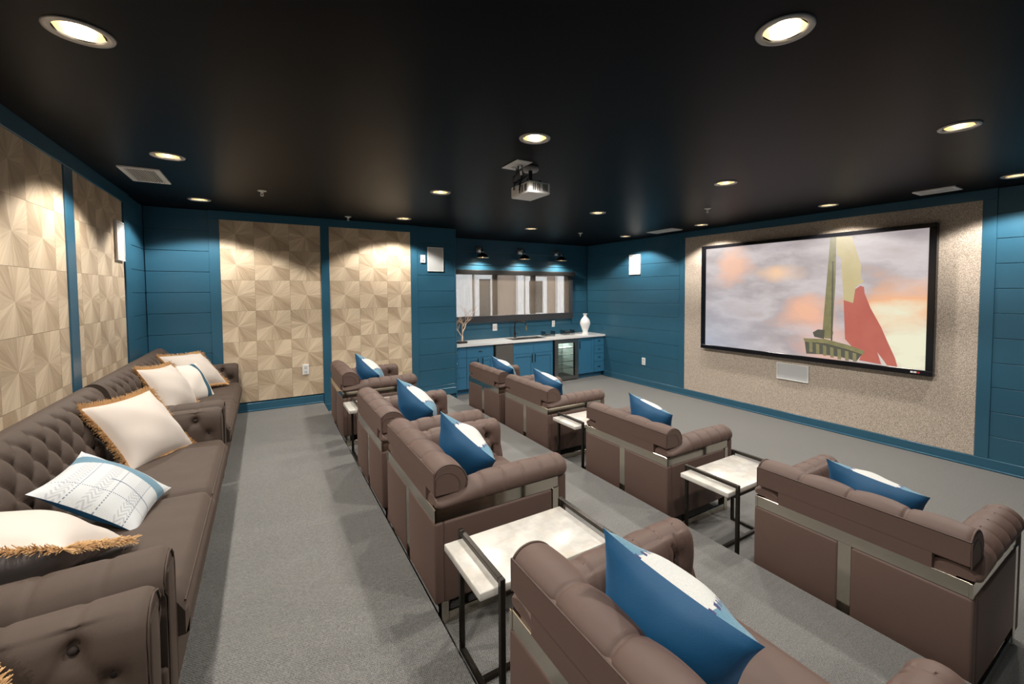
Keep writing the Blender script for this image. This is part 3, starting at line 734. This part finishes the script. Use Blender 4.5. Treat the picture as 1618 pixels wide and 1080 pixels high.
for s0, s1 in ((SX0, 4.39), (4.43, SX1)):
    m = MB(); a0, a1, b0, b1 = s0-4.41, s1-4.41, SYA-7.365, SYB-7.365
    m.quadgrid([[(a0, b0, -.001), (a1, b0, -.001), (a1, b1, -.001), (a0, b1, -.001)], [(a0+.015, b0+.015, -.16), (a1-.015, b0+.015, -.16), (a1-.015, b1-.015, -.16), (a0+.015, b1-.015, -.16)]], True)
    m.fan([(a0+.015, b0+.015, -.16), (a1-.015, b0+.015, -.16), (a1-.015, b1-.015, -.16), (a0+.015, b1-.015, -.16)]); m.build('bowl', M['nickel'], sk)
box('divider', -.02, .02, SYA-7.365, SYB-7.365, -.05, -.002, M['nickel'], sk)
fa = thing('faucet', 'dark pull down gooseneck faucet behind the bar sink', 'faucet', (4.295, 7.60, .905))
m = MB(); m.lathe([(.0005, 0), (.03, 0), (.03, .012), (.018, .016), (.018, .10)], 16); m.build('base', M['bronze'], fa, True)
m = MB(); pts = [(0, 0, .09), (0, 0, .24)]+[(.075-.075*math.cos(a*pi/10), -.09+.09*math.cos(a*pi/10), .26+.08*math.sin(a*pi/10)) for a in range(0, 10)]+[(.152, -.183, .24)]
m.tube(pts, .011, 10); m.build('spout', M['bronze'], fa, True)
m = MB(); m.tube([(.152, -.183, .25), (.165, -.198, .15)], [.014, .018], 12); m.build('spray_head', M['copper'], fa, True)
m = MB(); m.tube([(.015, 0, .07), (.075, -.02, .085)], [.011, .007], 10); m.build('lever', M['bronze'], fa, True)
va = thing('vase', 'white ceramic vase with flared neck at the right end of the bar', 'vase', (5.84, 7.26, .905))
m = MB(); m.lathe([(.0005, 0), (.072, 0), (.070, .012), (.056, .05), (.060, .09), (.088, .16), (.110, .225), (.108, .27), (.085, .33), (.045, .375), (.032, .40), (.034, .42), (.052, .445), (.052, .448), (.030, .43), (.026, .40), (.0005, .36)], 36); m.build('body', M['vase'], va, True)
ti = thing('branch_sculpture', 'bleached bare branch on a black base standing on the bar', 'branch decor', (3.02, 7.30, .905))
box('base', -.085, .085, -.06, .06, 0, .035, M['black'], ti, .004)
rb = random.Random(11); bmh = MB(); tw = MB()
def grow(p, dirv, L, rad, depth):
    pts = [p]; rads = [rad]; n = 4
    for i in range(n):
        dirv = (dirv+Vector((rb.uniform(-.22, .22), rb.uniform(-.22, .22), rb.uniform(-.05, .15)))).normalized()
        p = p+dirv*L/n; pts.append(p); rads.append(rad*(1-.45*(i+1)/n))
    (bmh if depth < 2 else tw).tube(pts, rads, 7 if depth < 2 else 4)
    if depth < 4:
        for k in range(3 if depth < 2 else 4):
            q = pts[2+(k % 3)] if depth else pts[1+k]
            dv = (dirv*.7+Vector((rb.uniform(-1.1, 1.1), rb.uniform(-.7, .7), rb.uniform(-.1, .35)))).normalized()
            grow(q, dv, L*rb.uniform(.55, .75), rads[2]*.62, depth+1)
grow(Vector((0, 0, .03)), Vector((.12, 0, 1)), .34, .020, 0)
bmh.build('branch', M['branch'], ti, True); tag(tw.build('twigs', M['branch'], ti, True), kind='stuff')
for x, y, wd, lab in ((4.98, 7.42, .24, 'clear acrylic tray with dark bars on the counter near the sink'), (5.50, 7.45, .26, 'clear acrylic tray with brown block on the counter beside the vase')):
    t = thing('acrylic_tray', lab, 'tray', (x, y, .905), 0, 'clear acrylic trays on the bar'); m = MB(); h = .105
    m.box(-wd/2, wd/2, -.09, .09, 0, .005); m.box(-wd/2, -wd/2+.005, -.09, .09, .005, h); m.box(wd/2-.005, wd/2, -.09, .09, .005, h); m.box(-wd/2+.005, wd/2-.005, .085, .09, .005, h); m.box(-wd/2+.005, wd/2-.005, -.09, -.085, .005, h*.45)
    m.build('tray', M['acrylic'], t)
    box('dark_block', -.055, .055, -.03, .03, .006, .04 if x < 5.2 else .07, plain('dark_brown_block', (.03, .018, .014, 1), .4), t, .004)
nt = box('napkin_pad', 5.60, 5.78, 7.20, 7.33, .905, .912, M['white'], None, .003); tag(nt, 'flat white napkin lying on the counter left of the vase', 'napkin')
# sconces
def sconce(label, x):
    t = thing('wall_sconce', label, 'sconce', (x, YN, 2.655), 0, 'barn style sconces above the bar window')
    box('backplate', -.055, .055, -.018, 0, -.06, .06, M['nickel'], t, .006, 2)
    a = MB(); a.tube([(0, -.018, .0), (0, -.08, .015), (0, -.15, .03), (0, -.19, .0), (0, -.20, -.05)], .009, 8); a.lathe([(.0005, -.03), (.02, -.03), (.024, -.05), (.024, -.085), (.0005, -.085)], 14, (0, -.2, 0)); a.build('arm', M['nickel'], t, True)
    s = MB(); s.lathe([(.022, -.08), (.05, -.095), (.085, -.118), (.105, -.150), (.115, -.165), (.118, -.17)], 28, (0, -.2, 0)); s.build('shade', M['blackgloss'], t, True)
    s = MB(); s.lathe([(.021, -.083), (.048, -.098), (.082, -.121), (.102, -.152), (.112, -.167), (.118, -.171)], 28, (0, -.2, 0)); s.build('shade_lining', M['coppery'], t, True)
    b = MB(); b.lathe([(.0005, -.165), (.016, -.16), (.024, -.14), (.018, -.11), (.0005, -.09)], 14, (0, -.2, 0)); b.build('bulb', M['bulb2'], t, True)
    L = bpy.data.lights.new('sconce_lamp', 'SPOT'); L.energy = 30; L.color = (1, .90, .76); L.spot_size = math.radians(150); L.spot_blend = .5; L.shadow_soft_size = .03
    lo = bpy.data.objects.new('sconce_lamp', L); COL.objects.link(lo); lo.parent = t; lo.location = (0, -.2, -.175)
sconce('black barn style sconce above the bar, closest to the partition', 3.536)
sconce('black barn style sconce above the bar, middle of the three', 4.461)
sconce('black barn style sconce above the bar, closest to the screen wall', 5.371)

# ================================================================== upholstery
def catmull(P, n):
    out = []; k = len(P)
    for i in range(k-1):
        p0, p1, p2, p3 = P[max(i-1, 0)], P[i], P[i+1], P[min(i+2, k-1)]
        for s in range(n):
            t = s/n; t2, t3 = t*t, t*t*t
            out.append(tuple(.5*((2*p1[a])+(-p0[a]+p2[a])*t+(2*p0[a]-5*p1[a]+4*p2[a]-p3[a])*t2+(-p0[a]+3*p1[a]-3*p2[a]+p3[a])*t3) for a in range(len(p1))))
    out.append(tuple(P[-1])); return out
def gauss(x, s): return math.exp(-(x/s)**2)
btn = MB(); btn.lathe([(.0005, .006), (.006, .005), (.0095, .001), (.009, -.004), (.0005, -.005)], 12)
BTN = btn.build('button', M['button'], me_only=True, smooth=True)
def button(parent, p, nrm, s=1.0):
    o = put('button', BTN, parent, p); o.rotation_mode = 'QUATERNION'; o.rotation_quaternion = Vector(nrm).to_track_quat('Z', 'Y'); o.scale = (s, s, s)

# ------------------------------------------------------------------ armchair
def make_armchair():
    t = thing('armchair', 'x', 'armchair')
    T = M['taupe']; C = M['chrome']
    box('base', .05, .74, -.43, .43, .12, .42, T, t, .01)
    for s in (-1, 1):
        box('back_panel', 0, .05, min(s*.028, s*.488), max(s*.028, s*.488), .11, .525, T, t, .014, 3)
        box('side_panel', .045, .70, min(s*.425, s*.490), max(s*.425, s*.490), .11, .525, T, t, .014, 3)
        box('front_post', .745, .80, min(s*.35, s*.490), max(s*.35, s*.490), .06, .60, T, t, .016, 3)
        box('side_band', .0, .745, min(s*.468, s*.482), max(s*.468, s*.482), .525, .592, C, t, .002)
        box('leg', .702, .745, min(s*.430, s*.488), max(s*.430, s*.488), .0, .53, C, t, .002)
        box('leg', .03, .07, min(s*.440, s*.484), max(s*.440, s*.484), .0, .115, C, t, .002)
        box('runner', .07, .702, min(s*.470, s*.484), max(s*.470, s*.484), .0, .055, C, t, .002)
    box('back_band', .004, .016, -.482, .482, .525, .592, C, t, .002)
    box('back_strip', .004, .018, -.030, .030, .10, .53, C, t)
    # arms
    sec = catmull([(.335, .38), (.333, .50), (.336, .60), (.352, .665), (.395, .700), (.445, .700), (.488, .672), (.505, .635), (.498, .603), (.475, .593), (.43, .592)], 9)+[(.40, .55), (.40, .40)]
    pleats = [.27, .39, .51, .63, .735]; dimp = [(.695, .592), (.748, .488)]
    xs = [.012+.80*i/128 for i in range(129)]
    for s in (-1, 1):
        m = MB(); P = []
        for x in xs:
            sq = min(1, max(0, (x-.0)/.34)); sq = sq*sq*(3-2*sq)           # rear part pressed flat under the back
            e = max(0, (x-.765)/.047); shr = 1-.35*e*e if e > 0 else 1      # rounded nose
            e0 = max(0, (.04-x)/.03); shr *= 1-.25*min(1, e0)**2
            row = []
            for k, (y, z) in enumerate(sec):
                zz = z
                if z > .592: zz = .592+(z-.592)*(.50+.50*sq)
                w_ = 0
                inner = z < .69 and y < .37
                for p in pleats: w_ += .006*gauss(x-p, .007)*(1 if z > .55 else .1)+.003*gauss(x-p, .03)*(1 if z > .55 else 0)
                yy = y
                if inner:
                    for bx, bz in dimp:
                        dd = math.hypot(x-bx, z-bz); yy += .034*gauss(dd, .024)+.016*gauss(dd, .07)
                    (ax, az), (bx, bz) = dimp; vx, vz = bx-ax, bz-az; tp_ = max(-.6, min(1.6, ((x-ax)*vx+(z-az)*vz)/(vx*vx+vz*vz))); yy += .010*gauss(math.hypot(x-ax-tp_*vx, z-az-tp_*vz), .010)
                    if z > .592: yy += .008*gauss(x-.695, .008)
                    yy -= .012*math.sin(pi*min(1, max(0, (x-.2)/.6)))
                if z > .60 and not inner: zz -= w_; yy -= w_*(1 if y > .42 else 0)
                if inner: yy += w_*.6
                cy, cz = .42, .62
                if z > .45: yy = cy+(yy-cy)*shr; zz = cz+(zz-cz)*shr
                row.append((x, s*yy, zz))
            P.append(row)
        m.quadgrid(P, True); m.fan(P[0]); m.fan(P[-1]); a = m.build('arm', T, t, True)
        for bx, bz in dimp: button(a, (bx, s*(.335+.036), bz), (0, -s, 0))
    # back cushion: D shaped roll lying across the arms
    prof = catmull([(.010, .655), (.006, .70), (.006, .752), (.015, .776), (.042, .796), (.082, .802), (.124, .790), (.160, .760), (.182, .714), (.180, .677), (.166, .650)], 5)
    ys = [-.475+.95*i/152 for i in range(153)]; P = []
    for y in ys:
        e = max(0, (abs(y)-.445)/.03); row = []
        for k, (x, z) in enumerate(prof):
            soft = 0
            tpos = k/(len(prof)-1)
            if .22 < tpos:
                for p in (-.235, 0, .235): soft += .008*gauss(y-p, .009)+.006*gauss(y-p, .05)
                soft -= .006*abs(math.sin(pi*(y+.475)/.2375))
            nx, nz = x-.08, z-.69; ln_ = math.hypot(nx, nz); f = soft+(.010*e*e if tpos > .2 else .004*e*e)
            row.append((x-nx/ln_*f, y, z-nz/ln_*f))
        P.append(row)
    m = MB(); m.quadgrid(P, True); m.fan(P[0]); m.fan(P[-1]); bc = m.build('back_cushion', T, t, True)
    for s in (-1, 1):
        pp = MB(); pp.tube([(x*.985+.001, s*.470, z-.003) for x, z in prof[8:]], .0045, 6); pp.tube([(.006, s*.474, .655), (.006, s*.474, .765)], .0035, 6)
        inn = [(.03+(x-.03)*.72, s*.474, .66+(z-.66)*.72) for x, z in prof[6:]]; pp.tube(inn, .0035, 6); pp.build('piping', M['piping'], bc, True)
    pp = MB(); pp.tube([(.005, -.472, .768), (.005, .472, .768)], .0035, 6); pp.build('piping', M['piping'], bc, True)
    m = MB(); m.box(.003, .03, -.470, .470, .662, .764); m.box(.003, .03, -.345, .345, .590, .664); m.build('back_face', T, t)
    box('lower_back', .008, .185, -.345, .345, .40, .668, T, t, .006, 2)
    # seat
    m = MB(); P = []
    for i in range(25):
        x = .20+.61*i/24; row = []
        for j in range(25):
            y = -.334+.668*j/24
            ex = min((x-.20)/.05, (.81-x)/.06, 1); ey = min((y+.334)/.05, (.334-y)/.05, 1)
            ex, ey = max(ex, 0), max(ey, 0); hgt = .452-.05*(1-math.sqrt(max(0, 1-(1-ex)**2)))-.03*(1-math.sqrt(max(0, 1-(1-ey)**2)))
            row.append((x, y, hgt+.006*math.sin(pi*(x-.2)/.61)))
        P.append(row)
    m.quadgrid(P); m.quadgrid([[(x, y, .30) for x, y, z in ring] for ring in [[P[0][0], P[0][-1], P[-1][-1], P[-1][0]]]]+[[P[0][0], P[0][-1], P[-1][-1], P[-1][0]]], True)
    m.quadgrid([[(p[0], p[1], .30) for p in P[-1]], P[-1]]); m.build('seat', T, t, True)
    box('front_rail', .72, .775, -.36, .36, .07, .33, T, t, .02, 3)
    return t
CH = make_armchair()
CHAIRS = [  # back plane x, near side y, floor, label
    (.6793, .283, ZM, 'taupe rolled arm armchair in the rear row, closest to the camera'),
    (.6793, 2.013, ZM, 'taupe rolled arm armchair behind the nearest marble side table'),
    (.6793, 3.137, ZM, 'taupe rolled arm armchair second from the far wall in the rear row'),
    (.6793, 4.950, ZM, 'taupe rolled arm armchair in the rear row nearest the wood panelled far wall'),
    (2.5325, .517, 0, 'taupe rolled arm armchair at the right edge of the front row'),
    (2.5325, 2.167, 0, 'taupe rolled arm armchair between the two marble tables of the front row'),
    (2.5325, 3.779, 0, 'taupe rolled arm armchair third from the right in the front row'),
    (2.5325, 4.910, 0, 'taupe rolled arm armchair in the front row closest to the bar')]
for i, (bx, y0, z, lab) in enumerate(CHAIRS):
    o = CH if i == 0 else copy_tree(CH)
    o.location = (bx, y0+.4893, z); tag(o, lab, 'armchair', 'taupe armchairs facing the screen')

# ------------------------------------------------------------------ side tables
def make_table():
    t = thing('side_table', 'x', 'side table'); I = M['iron']; tx, ty, h, q = .585, .424, .576, .022
    for x in (0, tx-q):
        for y in (0, ty-q): box('leg', x, x+q, y, y+q, 0, h, I, t, .002)
        box('top_bar', x, x+q, q, ty-q, h-q, h, I, t, .002); box('floor_bar', x, x+q, q, ty-q, 0, q, I, t, .002)
        box('slab_support', x, x+q, q, ty-q, h-.088, h-.068, I, t, .002)
    box('stretcher', q, tx-q, ty/2-q/2, ty/2+q/2, 0, q, I, t, .002)
    for y in (q, ty-2*q): box('side_rail', q, tx-q, y, y+q, h-.088, h-.068, I, t, .002)
    box('marble_top', -.075, tx-q-.004, q+.001, ty-q-.001, h-.068, h-.036, M['marble'], t, .004, 2)
    return t
TB = make_table()
for i, (x, y, z, lab) in enumerate(((.7278, 1.411, ZM, 'marble topped iron side table in the rear row, nearest the camera'),
        (.7278, 4.325, ZM, 'marble topped iron side table between the two farthest rear armchairs'),
        (2.583, 1.630, 0, 'marble topped iron side table in the front row, nearest the camera'),
        (2.583, 3.250, 0, 'marble topped iron side table in the front row, farther from the camera'))):
    o = TB if i == 0 else copy_tree(TB); o.location = (x, y, z); tag(o, lab, 'side table', 'marble side tables')

# ------------------------------------------------------------------ tufted sofas
HL = 1.19
def lattice(a, b):
    p, q = a+b/2, a-b/2; fp, fq = p-round(p), q-round(q); return fp, fq
def tuft(s, tt, pu, pv, fade):
    fp, fq = lattice(s/pu, tt/pv)
    cr = max(gauss(fp, .075), gauss(fq, .075)); bt = gauss(math.hypot(fp, fq), .15)
    bul = math.cos(pi*fp)*math.cos(pi*fq)
    return fade*(.020*abs(math.cos(pi*fp)*0+1)*((1-abs(2*fp))*0+ (abs(math.sin(pi*fp))*abs(math.sin(pi*fq)))) - .010*cr - .022*bt)
def make_sofa():
    t = thing('sofa', 'x', 'sofa'); T = M['sofa']
    box('base', .06, .84, -HL+.03, HL-.03, .09, .29, T, t, .015, 3)
    for x in (.10, .78):
        for y in (-1.08, 1.08):
            f = MB(); f.lathe([(.0005, 0), (.018, 0), (.024, .05), (.032, .09), (.0005, .09)], 14, (x, y, 0)); f.build('foot', M['black'], t, True)
    # seat cushions
    for s in (-1, 1):
        m = MB(); P = []; y0, y1 = sorted((0.003*s, .985*s)); x0, x1 = .20, .868
        for i in range(31):
            x = x0+(x1-x0)*i/30; row = []
            for j in range(41):
                y = y0+(y1-y0)*j/40
                ex = max(0, min((x1-x)/.05, 1)); ey = max(0, min((y-y0)/.05, (y1-y)/.05, 1))
                z = .445-.05*(1-math.sqrt(max(0, 1-(1-ex)**2)))-.028*(1-math.sqrt(max(0, 1-(1-ey)**2)))+.012*math.sin(pi*j/40)*math.sin(pi*min(1, (x-x0)/.6))
                z += .0022*math.sin(y*37+x*9)*math.sin(x*7)
                row.append((x, y, z))
            P.append(row)
        m.quadgrid(P)
        fr = [[(p[0]+dx, p[1], z) for p in P[-1]] for z, dx in ((.28, .0), (.29, .010), (.34, .014), (.38, .010))]+[P[-1]]
        m.quadgrid(fr); m.quadgrid([[(p[0][0], p[0][1], .28) for p in P], [p[0] for p in P]]); m.quadgrid([[(p[-1][0], p[-1][1], .28) for p in P], [p[-1] for p in P]])
        c = m.build('seat_cushion', T, t, True)
        pp = MB(); pp.tube([(x1-.002, y0+.02+(y1-y0-.04)*k/10, .397) for k in range(11)], .004, 6); pp.build('piping', M['sofa'], c, True)
    # tufted back
    prof = catmull([(.30, .36), (.262, .50), (.225, .64), (.195, .76), (.165, .845), (.115, .888), (.058, .880), (.020, .835), (.010, .76), (.010, .60)], 8)
    Ls = [0]
    for i in range(1, len(prof)): Ls.append(Ls[-1]+math.dist(prof[i], prof[i-1]))
    pu, pv = .164, .105
    def nrm(k):
        a, b = prof[max(k-1, 0)], prof[min(k+1, len(prof)-1)]; dx, dz = b[0]-a[0], b[1]-a[1]; l = math.hypot(dx, dz); return (dz/l, -dx/l)
    NY = 290; yb = HL-.045; P = []
    for i in range(NY+1):
        y = -yb+2*yb*i/NY; row = []
        fy = min(1, max(0, (1.12-abs(y))/.10))
        for k, (x, z) in enumerate(prof):
            n_ = nrm(k); ft = min(1, max(0, (Ls[k]-.04)/.05))*min(1, max(0, (.56-Ls[k])/.10))
            dd = tuft(y, Ls[k], pu, pv, ft*fy); row.append((x+n_[0]*dd, y, z+n_[1]*dd))
        P.append(row)
    m = MB(); m.quadgrid(P)
    for row in (P[0], P[-1]): m.fan(row+[(.010, row[0][1], .20), (.30, row[0][1], .20)])
    bk = m.build('back', T, t, True)
    box('back_board', .0, .16, -yb, yb, .10, .70, T, t, .012, 2)
    for jrow in range(0, 6):
        tt = jrow*pv
        if not (.10 < tt < .52): continue
        k = min(range(len(Ls)), key=lambda q: abs(Ls[q]-tt)); n_ = nrm(k)
        for i in range(-8, 9):
            y = (i+(.5 if jrow % 2 else 0))*pu
            if abs(y) > 1.03: continue
            dd = tuft(y, Ls[k], pu, pv, 1); button(bk, (prof[k][0]+n_[0]*(dd+.003), y, prof[k][1]+n_[1]*(dd+.003)), (n_[0], 0, n_[1]))
    # arms
    sec = catmull([(.985, .30), (.980, .42), (.978, .54), (.992, .615), (1.030, .652), (1.085, .660), (1.145, .640), (1.180, .595), (1.178, .555), (1.150, .535)], 6)+[(1.140, .50), (1.140, .10), (1.0, .10)]
    La = [0]
    for i in range(1, len(sec)): La.append(La[-1]+math.dist(sec[i], sec[i-1]))
    spots = [(.37, .592), (.45, .492), (.53, .592), (.61, .492), (.69, .592), (.768, .492)]
    for s in (-1, 1):
        P = []; NX = 76
        for i in range(NX+1):
            x = .05+.790*i/NX; row = []
            e = max(0, (x-.81)/.03); sh = 1-.10*e*e
            for k, (y, z) in enumerate(sec):
                yy, zz = y, z
                if z > .34 and y < 1.02:
                    for bx, bz in spots:
                        dd = math.hypot(x-bx, z-bz); yy += .030*gauss(dd, .024)+.016*gauss(dd, .065)
                        # pull pleats to neighbouring buttons and up over the roll
                    for (ax, az), (bx, bz) in zip(spots[:-1], spots[1:]):
                        vx, vz = bx-ax, bz-az; l2 = vx*vx+vz*vz; tpar = max(0, min(1, ((x-ax)*vx+(z-az)*vz)/l2)); dl = math.hypot(x-ax-tpar*vx, z-az-tpar*vz); yy += .008*gauss(dl, .012)
                    for bx, bz in spots[::2]:
                        if z > bz: yy += .007*gauss(x-bx, .010)
                    yy -= .014*math.sin(pi*min(1, max(0, (z-.34)/.30)))
                elif z > .60:
                    for bx in (.37, .53, .69): zz -= .006*gauss(x-bx, .010)
                cy, cz = 1.08, .50
                if z > .3: yy = cy+(yy-cy)*sh; zz = cz+(zz-cz)*sh
                zz += .010*(x-.45) if z > .6 else 0
                row.append((x, s*yy, zz))
            P.append(row)
        m = MB(); m.quadgrid(P, True); m.fan(P[0]); m.fan(P[-1]); a = m.build('arm', T, t, True)
        for bx, bz in spots: button(a, (bx, s*(.980+.030), bz), (0, -s, 0), 1.2)
        pp = MB(); loop = [(.843, s*y, z) for y, z in [(1.0, .14), (.997, .40), (.995, .56), (1.008, .61), (1.04, .640), (1.085, .648), (1.135, .628), (1.162, .59), (1.155, .55), (1.125, .52), (1.122, .14)]]
        pp.tube(loop, .0035, 6); pp.build('piping', M['sofa'], a, True)
        box('arm_front', .830, .847, min(s*1.015, s*1.120), max(s*1.015, s*1.120), .12, .60, T, t, .006, 2)
    return t
SF = make_sofa()
for i, (yc, lab) in enumerate(((2.975, 'brown tufted sofa along the wood tiled wall, middle of the three'),
        (5.375, 'brown tufted sofa in the far corner by the blue boards'),
        (.575, 'brown tufted sofa at the lower left edge, nearest the camera'))):
    o = SF if i == 0 else copy_tree(SF); o.location = (-1.145, yc, ZU); tag(o, lab, 'sofa', 'brown tufted sofas along the left wall')

# ------------------------------------------------------------------ pillows
def pillow_mesh(size, thick, mf, mbk, seed=0, N=30, ear=.05):
    rr = random.Random(seed); ph = [rr.uniform(0, 6.3) for _ in range(6)]
    V, F, UV, MI = [], [], [], []
    for side in (1, -1):
        n = len(V)
        for i in range(N+1):
            for j in range(N+1):
                uu, vv = -1+2*i/N, -1+2*j/N
                # pinch the edge middles, keep the corners out
                px = uu*(1-ear*2*(1-abs(vv)**2.2)); py = vv*(1-ear*2*(1-abs(uu)**2.2))
                b = max(0, (1-uu*uu))**.62*max(0, (1-vv*vv))**.62
                wr = .04*math.sin(5*uu+ph[0]+2*vv)*math.sin(3.1*vv+ph[1])+.025*math.sin(11*uu*vv+ph[2])+.03*math.sin(7*(uu+vv)+ph[3])*(abs(uu*vv))
                V.append((px*size/2, py*size/2, side*thick/2*b*(1+wr*1.5))); UV.append(((uu+1)/2, (vv+1)/2))
        for i in range(N):
            for j in range(N):
                f = (n+i*(N+1)+j, n+(i+1)*(N+1)+j, n+(i+1)*(N+1)+j+1, n+i*(N+1)+j+1)
                F.append(f if side > 0 else f[::-1]); MI.append(0 if side > 0 else 1)
    return mk('pillow', V, F, None, True, UV, MI, [mf, mbk])
def fringe_mesh(size, ear=.05, L=.031, per=230):
    rr = random.Random(3); mb = MB()
    for e in range(4):
        for k in range(per):
            for lay in range(2):
                a = -1+2*(k+rr.random())/per
                uu, vv = (a, -1) if e == 0 else (1, a) if e == 1 else (-a, 1) if e == 2 else (-1, -a)
                px = uu*(1-ear*2*(1-abs(vv)**2.2))*size/2; py = vv*(1-ear*2*(1-abs(uu)**2.2))*size/2
                ox, oy = ((0, -1), (1, 0), (0, 1), (-1, 0))[e]; l = L*rr.uniform(.7, 1.15); dx, dz = rr.uniform(-.5, .5), rr.uniform(-.65, .65)
                tip = (px+ox*l+(-oy)*dx*l, py+oy*l+ox*dx*l, dz*l); w_ = .0016; n = len(mb.V)
                tx_, ty_ = -oy*w_, ox*w_
                mb.V += [(px-tx_-ox*.004, py-ty_-oy*.004, -.001), (px+tx_-ox*.004, py+ty_-oy*.004, -.001), (px-ox*.004, py-oy*.004, .003), (tip[0]-tx_*.8, tip[1]-ty_*.8, tip[2]), (tip[0]+tx_*.8, tip[1]+ty_*.8, tip[2]), (tip[0], tip[1], tip[2]+.002)]
                for f in ((0, 1, 4, 3), (1, 2, 5, 4), (2, 0, 3, 5), (3, 4, 5)): mb.F.append(tuple(n+q for q in f)); mb.MI.append(0)
    return mk('fringe', mb.V, mb.F, M['fringe'])
def orient(o, center, ex, ey):
    ex = Vector(ex).normalized(); ez = ex.cross(Vector(ey)).normalized(); ey = ez.cross(ex)
    o.rotation_mode = 'QUATERNION'
    o.rotation_quaternion = Matrix((ex, ey, ez)).transposed().to_quaternion(); o.location = center
PM = [pillow_mesh(.45, .25, M['pfront'], M['navy'], s) for s in (1, 2, 3)]
PL = [((.990, .82, .905), (-.28, .90, .27), (-.45, -.37, .81), 'blue velvet pillow with white woven band on the closest rear armchair', 0, .14),
      ((1.070, 2.444, .885), (-.459, .719, .523), (-.438, -.695, .571), 'blue and white pillow on the armchair behind the nearest marble table', 1, .24),
      ((1.095, 3.557, .888), (-.435, .745, .505), (-.438, -.666, .604), 'blue and white pillow on the rear armchair second from the far wall', 2, .16),
      ((1.080, 5.377, .880), (-.450, .720, .520), (-.430, -.690, .570), 'blue and white pillow on the rear armchair nearest the far wall', 0, .16),
      ((2.860, 1.001, .655), (-.16, .97, .15), (-.52, -.20, .82), 'blue and white pillow behind the back of the right edge front armchair', 1, .05),
      ((2.915, 2.661, .695), (-.188, .948, .255), (-.546, -.317, .775), 'blue and white pillow on the front armchair between two marble tables', 2, .16),
      ((2.895, 4.258, .690), (-.345, .882, .321), (-.525, -.465, .713), 'blue and white pillow on the front armchair third from the right', 0, .12),
      ((2.895, 5.386, .692), (-.314, .892, .325), (-.529, -.449, .720), 'blue and white pillow on the front armchair closest to the bar', 1, .12)]
for c, ex, ey, lab, k, th in PL:      # local x toward the far wall, y up, z to the screen
    ex, ey = Vector(ex).normalized(), Vector(ey).normalized(); top = Vector(c)+ey*.225; ez = ex.cross(ey).normalized(); ey = ez.cross(ex)
    ey = (ey*math.cos(th)+ez*math.sin(th)).normalized(); c = top-ey*.225+Vector((0, 0, .012))
    t = thing('throw_pillow', lab, 'pillow', (0, 0, 0), 0, 'blue and white pillows on the armchairs')
    put('cover', PM[k], t); orient(t, c, ex, ey)
PF = pillow_mesh(.50, .25, M['cream'], M['cream'], 5); FR = fringe_mesh(.50)
PF2 = pillow_mesh(.50, .24, M['cream'], M['shadecream'], 8)
PP = pillow_mesh(.44, .18, M['patterned'], M['navy'], 6); PB = pillow_mesh(.46, .21, M['bandcream'], M['cream'], 7)
def sofa_pillow(name, label, me, c, ex, ey, fringe=True):
    t = thing(name, label, 'pillow', (0, 0, 0), 0, 'pillows on the tufted sofas'); put('cover', me, t)
    if fringe: tag(put('fringe', FR, t), 'tan fringe', kind='stuff')
    orient(t, c, ex, ey)
sofa_pillow('fringed_pillow', 'cream pillow with tan fringe leaning on the far arm of the middle sofa', PF, (-.715, 3.79, .955), (.496, .868, 0), (-.514, .294, .806))
sofa_pillow('patterned_pillow', 'white patterned pillow with blue band lying on the middle sofa', PP, (-.665, 2.83, .90), (.79, -.06, -.60), (.10, .985, .10), False)
sofa_pillow('fringed_pillow', 'cream fringed pillow with shade-grey painted back against the near arm of the middle sofa', PF2, (-.785, 2.27, .945), (.42, -.10, -.06), (.02, .44, -.20))
sofa_pillow('fringed_pillow', 'large cream fringed pillow in the far corner of the far sofa', PF, (-.685, 6.06, .985), (.644, .762, -.066), (-.529, .506, .682))
sofa_pillow('fringed_pillow', 'cream fringed pillow slumped in front of the teal banded pillow', PF2, (-.775, 5.20, .950), (.35, .93, -.07), (-.467, .174, .867))
sofa_pillow('banded_pillow', 'cream woven pillow with dark teal band on the far sofa', PB, (-.69, 5.60, .925), (.4, -.4, -.8), (.60, .75, -.1), False)
sofa_pillow('fringed_pillow', 'cream pillow corner on the sofa at the lower left edge', PF, (-.665, 1.255, .965), (.50, .86, 0), (-.50, .29, .81))
